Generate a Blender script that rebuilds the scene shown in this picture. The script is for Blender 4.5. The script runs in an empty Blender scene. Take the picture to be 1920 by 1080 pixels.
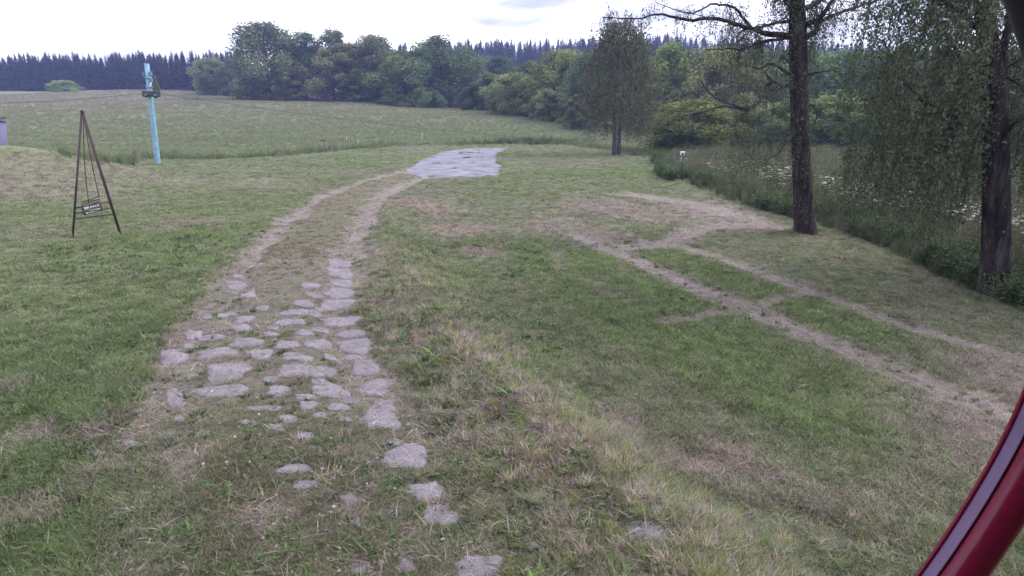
import bpy, math, random
import numpy as np
from mathutils import Vector, Matrix

rng = np.random.default_rng(7)
random.seed(7)
sc = bpy.context.scene
col_main = sc.collection

# ------------------------------------------------------------------ camera, sky, sun, exposure
F_PX, CAM_H = 1150.0, 3.4                       # focal length in pixels of a 1920 wide picture
HORIZON_V = 215.0
PITCH = math.atan((540 - HORIZON_V) / F_PX)
cam_data = bpy.data.cameras.new('camera')
cam = bpy.data.objects.new('camera', cam_data)
col_main.objects.link(cam)
cam.location = (0, 0, CAM_H)
cam.rotation_euler = (math.pi / 2 - PITCH, 0, 0)
cam_data.sensor_width = 36.0
cam_data.lens = 36.0 * F_PX / 1920.0
cam_data.clip_start = 0.05
cam_data.clip_end = 5000
sc.camera = cam

SUN_EL, SUN_AZ = math.radians(42), math.radians(75)      # azimuth clockwise from +Y (ahead): to the right
world = bpy.data.worlds.new('World')
sc.world = world
world.use_nodes = True
wn, wl = world.node_tree.nodes, world.node_tree.links
wn.clear()
w_out = wn.new('ShaderNodeOutputWorld')
w_bg = wn.new('ShaderNodeBackground')
w_bg.inputs['Strength'].default_value = 0.14
w_sky = wn.new('ShaderNodeTexSky')
w_sky.sky_type = 'NISHITA'
w_sky.sun_disc = False
w_sky.sun_elevation = SUN_EL
w_sky.sun_rotation = SUN_AZ
w_tc = wn.new('ShaderNodeTexCoord')
w_map = wn.new('ShaderNodeMapping')
w_map.inputs['Scale'].default_value = (1.6, 1.6, 9.0)
w_noise = wn.new('ShaderNodeTexNoise')
w_noise.inputs['Scale'].default_value = 1.7
w_noise.inputs['Detail'].default_value = 5
w_noise.inputs['Roughness'].default_value = 0.55
w_ramp = wn.new('ShaderNodeValToRGB')
w_ramp.color_ramp.elements[0].position = 0.36
w_ramp.color_ramp.elements[0].color = (2.9, 2.95, 3.3, 1)
w_ramp.color_ramp.elements[1].position = 0.56
w_ramp.color_ramp.elements[1].color = (9.2, 9.1, 10.4, 1)
w_mix = wn.new('ShaderNodeMix')
w_mix.data_type = 'RGBA'
w_mix.inputs[0].default_value = 0.93               # an almost closed cloud layer over the clear sky
wl.new(w_tc.outputs['Generated'], w_map.inputs['Vector'])
wl.new(w_map.outputs['Vector'], w_noise.inputs['Vector'])
wl.new(w_noise.outputs['Fac'], w_ramp.inputs['Fac'])
wl.new(w_sky.outputs['Color'], w_mix.inputs[6])
wl.new(w_ramp.outputs['Color'], w_mix.inputs[7])
wl.new(w_mix.outputs[2], w_bg.inputs['Color'])
wl.new(w_bg.outputs['Background'], w_out.inputs['Surface'])

sun_data = bpy.data.lights.new('sun', 'SUN')
sun = bpy.data.objects.new('sun', sun_data)
col_main.objects.link(sun)
sun_data.energy = 1.4
sun_data.angle = math.radians(16)
sun_data.color = (1.0, 0.95, 0.88)
sun_dir = Vector((math.sin(SUN_AZ) * math.cos(SUN_EL), math.cos(SUN_AZ) * math.cos(SUN_EL), math.sin(SUN_EL)))
sun.rotation_euler = sun_dir.to_track_quat('Z', 'Y').to_euler()

sc.view_settings.view_transform = 'Standard'
sc.view_settings.look = 'None'
sc.view_settings.gamma = 1.0
sc.view_settings.exposure = 1.1
sc.view_settings.use_curve_mapping = False
sc.render.engine = 'CYCLES'
sc.cycles.use_denoising = True
sc.cycles.use_adaptive_sampling = True
sc.cycles.adaptive_threshold = 0.03
sc.cycles.max_bounces = 6
sc.cycles.diffuse_bounces = 2
sc.cycles.transmission_bounces = 3
sc.cycles.volume_bounces = 0
sc.cycles.caustics_reflective = False
sc.cycles.caustics_refractive = False

# ------------------------------------------------------------------ noise
def _hash(ix, iy, seed):
    h = (ix.astype(np.int64) * 374761393 + iy.astype(np.int64) * 668265263 + seed * 982451653) & 0x7fffffff
    h = ((h ^ (h >> 13)) * 1274126177) & 0x7fffffff
    return ((h ^ (h >> 16)) & 0xffff) / 65535.0

def vnoise(x, y, seed=0):
    ix, iy = np.floor(x), np.floor(y)
    fx, fy = x - ix, y - iy
    fx, fy = fx * fx * (3 - 2 * fx), fy * fy * (3 - 2 * fy)
    a, b = _hash(ix, iy, seed), _hash(ix + 1, iy, seed)
    c, d = _hash(ix, iy + 1, seed), _hash(ix + 1, iy + 1, seed)
    return (a + (b - a) * fx) * (1 - fy) + (c + (d - c) * fx) * fy

def fbm(x, y, octv=4, seed=0):
    """about -1 .. 1"""
    x, y = np.asarray(x, float), np.asarray(y, float)
    s, a, t = 0.0, 1.0, 0.0
    for k in range(octv):
        s = s + a * (vnoise(x, y, seed + k * 17) * 2 - 1)
        t += a
        x, y = x * 2.03 + 5.3, y * 2.03 - 3.1
        a *= 0.55
    return s / t * 1.6

def sstep(a, b, x):
    t = np.clip((x - a) / (b - a), 0, 1)
    return t * t * (3 - 2 * t)

# ------------------------------------------------------------------ pixels to places
CP, SP = math.cos(PITCH), math.sin(PITCH)

def ray(u, v):
    u, v = np.asarray(u, float), np.asarray(v, float)
    dx, dy = (u - 960) / F_PX, -(v - 540) / F_PX
    return np.stack([dx, CP + dy * SP, -SP + dy * CP], -1)

def at(u, v, Y):
    """the point seen at pixel (u, v) that lies Y metres ahead of the camera"""
    d = ray(u, v)
    t = np.asarray(Y, float) / d[..., 1]
    return d * t[..., None] + np.array([0, 0, CAM_H])

# terrain: far control points (pixel, distance ahead), a flat yard near the camera
_far = [(-500, 176, 200), (-200, 171, 225), (0, 170, 230), (200, 171, 225), (330, 174, 205), (430, 179, 185), (520, 186, 165), (620, 191, 152),
        (720, 196, 145), (830, 203, 136), (900, 209, 130), (960, 216, 122), (1030, 229, 108), (1100, 246, 92),
        (1180, 262, 80), (1250, 276, 70), (1450, 284, 64), (1700, 292, 58), (1950, 300, 54), (2200, 300, 54),
        # the wooded hill beyond
        (560, 150, 300), (700, 140, 420), (880, 128, 440), (1010, 140, 440), (1110, 122, 430), (1300, 122, 400), (1560, 142, 400), (1750, 160, 380), (1950, 170, 360),
        (1000, 185, 230), (1250, 215, 160), (1500, 235, 140), (1800, 245, 130), (300, 160, 330), (0, 160, 330)]
ctrl = [tuple(at(u, v, Y)) for u, v, Y in _far]
for X in (-70, -45, -28, -14, 0, 14, 28, 45):
    for Y in (-60, -20, 4, 18, 32, 45):
        ctrl.append((X, Y, 0.0))
for X, Y in ((-12, 56), (-3, 62), (4, 66), (12, 58), (20, 52), (-24, 52), (-36, 52), (10, 62)):
    ctrl.append((X, Y, 0.0))
for X, Y, Z in ((-500, 0, 0), (500, 0, 0), (0, -500, 0), (500, 500, 30), (-500, 500, 30), (0, 900, 60), (900, 900, 60), (-900, 900, 50), (-900, -100, 0), (900, -100, 0), (0, -900, 0)):
    ctrl.append((X, Y, Z))
ctrl = np.array(ctrl)
_c2 = 36.0
def _phi(ax, ay, bx, by):
    return np.sqrt((ax[:, None] - bx[None]) ** 2 + (ay[:, None] - by[None]) ** 2 + _c2)
_A = _phi(ctrl[:, 0], ctrl[:, 1], ctrl[:, 0], ctrl[:, 1])
_n = len(ctrl)
_M = np.zeros((_n + 1, _n + 1)); _M[:_n, :_n] = _A - np.eye(_n) * 0.6; _M[:_n, _n] = 1; _M[_n, :_n] = 1
_w = np.linalg.solve(_M, np.append(ctrl[:, 2], 0))

def rbf(x, y):
    out = np.empty(x.shape)
    for i in range(0, len(x), 40000):
        out[i:i + 40000] = _phi(x[i:i + 40000], y[i:i + 40000], ctrl[:, 0], ctrl[:, 1]) @ _w[:_n] + _w[_n]
    return out

# crest of the bank between the track (higher, left) and the lawn (lower, right), on the flat
def flat_xy(u, v):
    d = ray(u, v); t = -CAM_H / d[..., 2]
    return d[..., :2] * t[..., None]
_cr = np.array([flat_xy(u, v) for u, v in ((1290, 1075), (1190, 950), (1060, 830), (950, 730), (860, 640), (790, 545), (745, 470), (730, 420), (750, 385), (830, 352), (930, 336))])
_cr = _cr[np.argsort(_cr[:, 1])]
LAWN_DROP = 0.6
def crest_sd(x, y):
    xc = np.interp(y, _cr[:, 1], _cr[:, 0])
    return (x - xc) * 0.85

def height(x, y):
    x, y = np.asarray(x, float), np.asarray(y, float)
    sh = x.shape
    x, y = x.ravel(), y.ravel()
    r = np.hypot(x, y)
    z = rbf(x, y)
    z = np.where(r < 75, z * sstep(40, 75, r), z)                           # the yard is flat
    sd = crest_sd(x, y)
    fade = (1 - sstep(17, 34, y)) * (1 - sstep(40, 70, x)) * sstep(-30, -8, y)
    z = z - LAWN_DROP * sstep(-0.15, 1.5, sd) * fade
    z = z + 0.10 * np.exp(-((sd - 0.05) / 0.45) ** 2) * fade                # the lip of the bank
    z = z + 1.95 * np.exp(-(((x + 24.8) / 4.4) ** 2 + ((y - 30) / 6.0) ** 2))  # mound on the left
    amp = 1 / (1 + r / 60)
    z = z + 0.055 * fbm(x * 0.45, y * 0.45, 3, 3) * amp + 0.018 * fbm(x * 2.2, y * 2.2, 3, 9) * amp
    z = z + 0.35 * fbm(x * 0.05, y * 0.05, 2, 31) * sstep(60, 140, r)
    return z.reshape(sh)

_T = np.concatenate([np.geomspace(2.0, 900, 520)])
def ground(u, v):
    """where the ray through pixel (u, v) first meets the terrain"""
    u, v = np.atleast_1d(np.asarray(u, float)), np.atleast_1d(np.asarray(v, float))
    d = ray(u, v)
    P = d[:, None, :] * _T[None, :, None] + np.array([0, 0, CAM_H])
    g = P[..., 2] - height(P[..., 0], P[..., 1])
    below = g < 0
    k = np.where(below.any(1), below.argmax(1), len(_T) - 1)
    k = np.maximum(k, 1)
    i = np.arange(len(u))
    g0, g1 = g[i, k - 1], g[i, k]
    t = _T[k - 1] + (_T[k] - _T[k - 1]) * np.clip(g0 / (g0 - g1 + 1e-9), 0, 1)
    p = d * t[:, None] + np.array([0, 0, CAM_H])
    p[:, 2] = height(p[:, 0], p[:, 1])
    return p

def gline(pts):
    a = np.array(pts, float)
    return ground(a[:, 0], a[:, 1])[:, :2]

def smooth_line(pl, n=8):
    """Catmull-Rom"""
    p = np.vstack([2 * pl[0] - pl[1], pl, 2 * pl[-1] - pl[-2]])
    out = []
    for i in range(1, len(p) - 2):
        t = np.linspace(0, 1, n, endpoint=False)[:, None]
        a, b, c, d = p[i - 1], p[i], p[i + 1], p[i + 2]
        out.append(0.5 * (2 * b + (c - a) * t + (2 * a - 5 * b + 4 * c - d) * t ** 2 + (3 * b - a - 3 * c + d) * t ** 3))
    out.append(p[-2][None])
    return np.vstack(out)

def dist_line(x, y, pl):
    best = np.full(x.shape, 1e9)
    for a, b in zip(pl[:-1], pl[1:]):
        ab = b - a
        t = np.clip(((x - a[0]) * ab[0] + (y - a[1]) * ab[1]) / (ab @ ab + 1e-9), 0, 1)
        best = np.minimum(best, (x - a[0] - t * ab[0]) ** 2 + (y - a[1] - t * ab[1]) ** 2)
    return np.sqrt(best)

def in_poly(x, y, pg):
    c = np.zeros(x.shape, bool)
    n = len(pg)
    for i in range(n):
        x1, y1 = pg[i]; x2, y2 = pg[(i + 1) % n]
        cond = ((y1 > y) != (y2 > y)) & (x < (x2 - x1) * (y - y1) / (y2 - y1 + 1e-12) + x1)
        c ^= cond
    return c

def poly_soft(x, y, pg, w):
    d = dist_line(x, y, np.vstack([pg, pg[:1]]))
    return sstep(-w, w, np.where(in_poly(x, y, pg), d, -d))

# ------------------------------------------------------------------ what grows where
RUT_L = smooth_line(gline([(770, 318), (690, 338), (620, 362), (560, 395), (515, 440), (480, 480), (440, 530), (390, 595), (335, 665), (322, 745), (300, 850), (270, 1000), (250, 1150)]))
RUT_R = smooth_line(gline([(815, 330), (750, 350), (705, 380), (680, 420), (660, 460), (640, 510), (638, 570), (662, 650), (700, 740), (755, 855), (815, 950), (890, 1060), (930, 1150)]))
ROAD_C = smooth_line(gline([(790, 324), (720, 344), (660, 371), (618, 408), (580, 450), (560, 490), (535, 560), (510, 650), (515, 740), (540, 850), (570, 960), (600, 1100)]))
ASPH = gline([(758, 321), (790, 300), (830, 285), (875, 279), (920, 277.6), (950, 277.8), (946, 280.5), (932, 288), (928, 300), (938, 318), (932, 329), (880, 333), (820, 332), (775, 327)])
WORN = [smooth_line(gline(l)) for l in (
    [(1080, 440), (1130, 462), (1190, 488), (1290, 533), (1400, 577), (1500, 622), (1650, 685), (1780, 735), (1930, 790)],
    [(1210, 452), (1270, 462), (1330, 478), (1420, 510), (1530, 552), (1640, 592), (1750, 628), (1880, 668), (1960, 690)],
    [(1250, 602), (1330, 590), (1400, 577), (1470, 560), (1530, 548)],
    [(1110, 452), (1060, 470), (1040, 487), (1070, 510), (1120, 535), (1170, 560)],
    [(1180, 462), (1260, 452), (1310, 430), (1370, 422), (1430, 424)],
    [(1180, 365), (1240, 372), (1310, 385), (1390, 405), (1440, 424)])]
WORN_W = [0.39, 0.29, 0.24, 0.18, 0.55, 0.65]
LUSH_POLY = gline([(940, 462), (1090, 450), (1200, 500), (1330, 560), (1480, 640), (1640, 700), (1740, 750), (1690, 880), (1500, 830), (1300, 740), (1130, 640), (1000, 550)])
LUSH2 = gline([(1200, 482), (1300, 478), (1500, 545), (1700, 610), (1880, 670), (1780, 715), (1560, 630), (1380, 560)])
VERGE = gline([(1222, 300), (1238, 333), (1310, 352), (1400, 385), (1480, 408), (1560, 430), (1640, 455), (1720, 490), (1800, 530), (1925, 585), (2100, 640)])
VERGE_POLY = np.vstack([VERGE, [[60, 8], [90, 60], [25, 60]]])
STRIP = smooth_line(gline([(150, 296), (250, 297), (350, 298), (450, 296), (530, 291), (600, 284), (680, 277), (740, 273)]))
STRIP2 = smooth_line(gline([(850, 272), (940, 268), (1000, 268), (1060, 270), (1120, 276), (1180, 284), (1240, 296)]))
MEADOW = np.vstack([gline([(-400, 300), (-100, 300), (150, 297), (250, 298), (350, 299), (450, 297), (530, 292), (600, 285), (700, 278), (790, 272), (860, 270.5), (940, 269), (1060, 271), (1180, 284)]), [[70, 70], [160, 160], [160, 600], [-600, 600], [-600, 60]]])
# patches: pixel, radius in metres, dryness, bare earth, redness
PATCH = [(790, 385, 1.6, .9, .35, .8), (860, 430, 1.3, .9, .5, .9), (900, 470, .9, .8, .4, .8), (790, 620, .9, .9, .3, .1), (870, 660, .6, .7, .5, .3), (740, 570, .7, .9, .2, .1),
         (930, 740, .8, .7, .2, .1), (1050, 840, .75, 1, .3, .8), (1000, 790, .5, .8, .4, .3), (1150, 385, 2.6, .7, .2, .0), (1060, 425, 2.0, .7, .25, 0), (1200, 400, 2.2, .8, .35, 0),
         (1320, 395, 2.2, .9, .55, .1), (1140, 445, 1.3, .9, .5, .1), (1420, 425, 1.2, .9, .4, .8), (1350, 412, 1.2, .8, .6, .1), (1880, 790, 1.3, .95, .5, .1), (1930, 710, 1.4, .95, .6, .1), (1820, 860, .8, .55, .25, .1),
         (1730, 800, .6, .6, .25, .1), (1600, 960, .7, .5, .15, .1), (1430, 900, .5, .6, .1, .2), (1700, 930, .6, .45, .15, .1), (95, 284, 2.6, .85, .25, .7), (60, 330, 4.2, .55, .15, .35), (170, 325, 2.0, .45, .15, .5), (230, 315, 2.0, .6, .3, .2),
         (235, 800, .35, .8, .7, .1), (310, 890, .4, .7, .5, .2), (200, 880, .3, .6, .6, .1), (70, 810, .35, .7, .6, .1), (470, 990, .3, .8, .6, .1), (70, 950, .3, .7, .5, .1), (640, 940, .5, .7, .5, .1), (950, 660, .5, .6, .1, .1),
         (640, 850, .7, .6, .4, .1), (1050, 940, .5, .8, .2, .2), (1400, 1000, .4, .5, .2, .1), (350, 420, 1.6, .5, .1, .1), (470, 345, 3.0, .4, .1, 0), (330, 340, 2.5, .5, .15, .1),
         (1340, 870, .6, .9, .2, .3), (1180, 790, .5, .7, .1, .1), (1520, 445, 1.2, .5, .2, .2), (1050, 310, 4.0, .3, 0, 0), (1240, 870, .35, .6, .5, .1), (820, 800, .9, .6, .15, .1), (700, 480, .8, .8, .3, .1)]
_pp = ground([p[0] for p in PATCH], [p[1] for p in PATCH])

STONES = []
for x, y, w, h in [(672, 50, 85, 28), (678, 85, 75, 35), (680, 116, 80, 25), (578, 130, 60, 20), (678, 150, 90, 36), (665, 187, 115, 38), (400, 60, 55, 14), (340, 92, 35, 14),
                   (335, 122, 75, 30), (375, 160, 55, 22), (555, 192, 70, 24), (530, 220, 90, 24), (365, 240, 70, 20), (305, 222, 70, 14), (515, 252, 100, 24), (355, 270, 75, 30),
                   (678, 242, 130, 30), (712, 281, 95, 26), (370, 318, 115, 30), (725, 322, 135, 48), (498, 325, 80, 30), (605, 320, 90, 38), (128, 355, 92, 55), (265, 350, 125, 34),
                   (415, 357, 90, 32), (530, 364, 105, 26), (305, 412, 140, 62), (560, 410, 175, 48), (755, 390, 90, 56), (285, 475, 155, 46), (475, 478, 75, 40), (640, 470, 135, 44),
                   (790, 455, 115, 50), (133, 490, 62, 70), (148, 560, 38, 30), (430, 535, 105, 22), (570, 525, 60, 30), (670, 530, 70, 30), (812, 548, 125, 100), (505, 570, 65, 28),
                   (465, 600, 70, 24), (362, 582, 40, 18), (888, 688, 140, 85), (530, 742, 120, 34), (560, 790, 90, 30), (955, 805, 110, 75), (1005, 885, 125, 80), (700, 835, 70, 36),
                   (725, 910, 35, 36), (195, 285, 55, 34), (420, 205, 45, 16), (610, 275, 60, 20), (650, 70, 40, 16), (590, 160, 60, 16), (280, 300, 50, 16), (240, 225, 40, 14), (600, 442, 60, 20), (706, 500, 60, 24), (560, 285, 66, 20), (452, 292, 60, 16), (640, 362, 46, 20), (592, 222, 50, 18), (448, 440, 46, 26), (610, 205, 44, 14), (720, 355, 60, 22), (455, 270, 44, 14), (640, 150, 34, 18), (180, 320, 44, 18), (235, 300, 40, 16), (190, 420, 40, 18), (550, 500, 44, 18), (610, 560, 54, 18), (560, 630, 70, 22), (690, 570, 44, 18), (850, 640, 60, 20)]:
    STONES.append((250 + x / 1.742, 460 + y / 1.742, w / 1.742 * .98, h / 1.742 * .95))
STONES += [(240, 829, 26, 14), (185, 853, 28, 16), (760, 1062, 34, 44), (895, 1064, 84, 50), (998, 1031, 52, 22), (680, 1070, 54, 24), (1235, 963, 36, 36), (1208, 1002, 88, 42), (1330, 970, 28, 20), (575, 745, 40, 12), (90, 940, 40, 16), (150, 700, 26, 10)]
_st = np.array(STONES)
STONE_C = ground(_st[:, 0], _st[:, 1])
STONE_R = np.maximum(_st[:, 2] / F_PX * STONE_C[:, 1] * 0.5, 0.05)

C_GREEN = np.array([0.142, 0.166, 0.096]); C_LUSH = np.array([0.116, 0.170, 0.058]); C_DRY = np.array([0.248, 0.214, 0.190])
C_RED = np.array([0.215, 0.145, 0.120]); C_EARTH = np.array([0.185, 0.155, 0.155]); C_MEADOW = np.array([0.158, 0.186, 0.104]); C_SEED = np.array([0.205, 0.190, 0.138])
C_OLIVE = np.array([0.154, 0.160, 0.106]); C_SHADED_TURF = np.array([0.080, 0.122, 0.054])

def lerp(a, b, t):
    return a + (b - a) * np.asarray(t)[:, None]

def surface(x, y):
    """colour and growth at ground points"""
    n = len(x)
    r = np.hypot(x, y)
    n1, n2, n3 = fbm(x * .28, y * .28, 4, 51), fbm(x * 1.1, y * 1.1, 4, 61), fbm(x * 4.3, y * 4.3, 3, 71)
    jx, jy = x + 0.28 * n2 + 0.10 * n3, y + 0.28 * fbm(x * 1.1 + 40, y * 1.1, 4, 81) + 0.10 * n3
    dry, earth, red = np.zeros(n), np.zeros(n), np.zeros(n)
    lush = np.clip(0.35 + 0.55 * n1 + 0.25 * n2, 0, 1)
    lush = np.maximum(lush, np.maximum(poly_soft(jx, jy, LUSH_POLY, .5), poly_soft(jx, jy, LUSH2, .3)) * (0.8 + .2 * n2))
    # the near left yard is greener
    lush = np.maximum(lush, np.clip(sstep(-0.5, -3.0, x - 0.15 * y) * (1 - sstep(10, 24, r)) * (0.75 + 0.5 * n2), 0, 1))
    dry = np.clip(0.12 + 0.30 * n2 + 0.22 * n3 - 0.25 * lush, 0, 1)
    for (u, v, rad, a, b, c), p in zip(PATCH, _pp):
        q = ((jx - p[0]) ** 2 + (jy - p[1]) ** 2) / (rad * rad)
        sel = q < 6
        m = np.where(sel, np.exp(-q * 1.2), 0)
        m = np.clip(m * (1.2 + .5 * n3), 0, 1)
        dry, earth, red = np.maximum(dry, a * m), np.maximum(earth, b * m), np.maximum(red, c * m)
    worn = np.zeros(n)
    wx_, wy_ = x + .10 * n2 + .05 * n3, y + .06 * n1 + .05 * n3
    for k, (pl, w) in enumerate(zip(WORN, WORN_W)):
        d = dist_line(wx_, wy_, pl)
        worn = np.maximum(worn, np.clip((1 - sstep(w * .25, w * 1.6, d)) * (1.0 + .35 * n3), 0, 1) * (0.65 if k == 2 else 0.4 if k == 3 else 0.9 if k == 1 else 1.0))
    dry, earth = np.maximum(dry, worn * 1.0), np.maximum(earth, worn * .6)
    lush = lush * (1 - .9 * worn)
    dc = dist_line(jx, jy, ROAD_C)
    dl, dr = dist_line(jx, jy, RUT_L), dist_line(jx, jy, RUT_R)
    road = 1 - sstep(1.35, 1.95, dc)
    near = 1 - sstep(5.0, 7.5, y + 0.8 * n2)                                   # the track fades into grass in front
    rutm = np.maximum(1 - sstep(.2, .55, dl), 1 - sstep(.2, .6, dr))
    stony = (1 - sstep(12, 17, y)) * sstep(5.2, 8.0, y + .5 * n2) * road
    dry = np.maximum(dry, road * (.50 + .3 * n2) * (1 - .45 * near))
    earth = np.maximum(earth, np.maximum(rutm * (.55 + .2 * sstep(12, 18, y) + .25 * n3) * (1 - .6 * near), stony * (.58 + .35 * n3)))
    dry = np.maximum(dry, rutm * .8 * (1 - .55 * near))
    # bank: straw and weeds
    sd = crest_sd(jx, jy)
    bank = np.exp(-((sd - .75) / .8) ** 2) * (1 - sstep(13, 19, y))
    crest = np.exp(-((sd + .35) / .55) ** 2) * (1 - sstep(13, 19, y))
    dry = np.maximum(dry, bank * (.22 + .45 * n2)); dry = np.maximum(dry, crest * (.6 + .35 * n2))
    meadow = poly_soft(jx, jy, MEADOW, .8)
    verge = poly_soft(jx, jy, VERGE_POLY, .25)
    asphalt = poly_soft(x + .25 * n2 + .1 * n3, y + .5 * n2 + .25 * n3, ASPH, .3)
    strip = np.maximum(1 - sstep(.5, 1.6, dist_line(jx, jy, STRIP)), 1 - sstep(.7, 2.0, dist_line(jx, jy, STRIP2)))
    dry *= (1 - meadow); earth *= (1 - meadow) * (1 - verge)
    c = lerp(np.tile(C_GREEN, (n, 1)), C_OLIVE, np.clip(.5 + .6 * n2, 0, 1) * .7)
    c = lerp(c, C_LUSH, np.clip(lush * (.8 + .3 * n3), 0, 1))
    c = lerp(c, C_SHADED_TURF, np.clip(sstep(-.3, -2.2, x - .02 * y) * (1 - sstep(9, 15, r)) * (.5 + .5 * n2), 0, 1))       # front left shade painted in as deeper, cooler green
    c = lerp(c, lerp(np.tile(C_DRY, (n, 1)), C_RED, np.clip(red, 0, 1)), np.clip(dry, 0, 1) * .85)
    seed = np.clip(sstep(80, 190, r) * .8 + .15 * n1 + .12 * fbm(x * .09, y * .35, 3, 91) + .35 * sstep(-5, 25, x), 0, 1)
    mcol = lerp(np.tile(C_MEADOW, (n, 1)), C_SEED, seed * .9)
    mcol = mcol * (1 + .10 * fbm(x * .12, y * .6, 4, 93))[:, None]
    c = lerp(c, mcol, meadow)
    c = lerp(c, np.array([.085, .105, .055]), verge * .9)
    c = lerp(c, np.array([.10, .135, .06]), strip * .6)
    bare = lerp(np.tile(C_EARTH, (n, 1)), np.array([.260, .225, .225]), np.clip(.5 + .7 * n3, 0, 1))
    bare = lerp(bare, np.array([.135, .112, .108]), np.clip(stony * (.8 + .3 * n3), 0, 1))
    c = lerp(c, np.array([.135, .128, .082]), road * (1 - rutm) * (.55 + .3 * n2).clip(0, 1))
    return dict(col=c, earth=np.clip(earth, 0, 1), bare=bare, dry=np.clip(dry, 0, 1), lush=lush, meadow=meadow, verge=verge, asphalt=asphalt, strip=strip, worn=worn,
                road=road, bank=bank, crest=crest, stony=stony, rut=rutm, sd=sd, r=r, n1=n1, n2=n2, n3=n3, near=near)

# ------------------------------------------------------------------ mesh helpers
def new_mesh(name, V, faces, C=None, smooth=False, mats=(), mat_idx=None):
    """faces: list of integer arrays (m, k)"""
    me = bpy.data.meshes.new(name)
    V = np.ascontiguousarray(V, dtype=np.float32)
    faces = [np.asarray(f, dtype=np.int32) for f in faces if len(f)]
    loops = np.concatenate([f.ravel() for f in faces])
    sizes = np.concatenate([np.full(len(f), f.shape[1], np.int32) for f in faces])
    starts = np.concatenate([[0], np.cumsum(sizes)[:-1]]).astype(np.int32)
    me.vertices.add(len(V)); me.vertices.foreach_set('co', V.ravel())
    me.loops.add(len(loops)); me.loops.foreach_set('vertex_index', loops)
    me.polygons.add(len(sizes)); me.polygons.foreach_set('loop_start', starts)
    if mat_idx is not None:
        me.polygons.foreach_set('material_index', np.asarray(mat_idx, np.int32))
    me.polygons.foreach_set('use_smooth', np.full(len(sizes), smooth, bool))
    if C is not None:
        a = me.color_attributes.new('Col', 'FLOAT_COLOR', 'POINT')
        C = np.asarray(C, np.float32)
        if C.shape[1] == 3:
            C = np.hstack([C, np.ones((len(C), 1), np.float32)])
        a.data.foreach_set('color', C.ravel())
    for m in mats:
        me.materials.append(m)
    me.update(calc_edges=True)
    me.validate()
    return me

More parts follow.
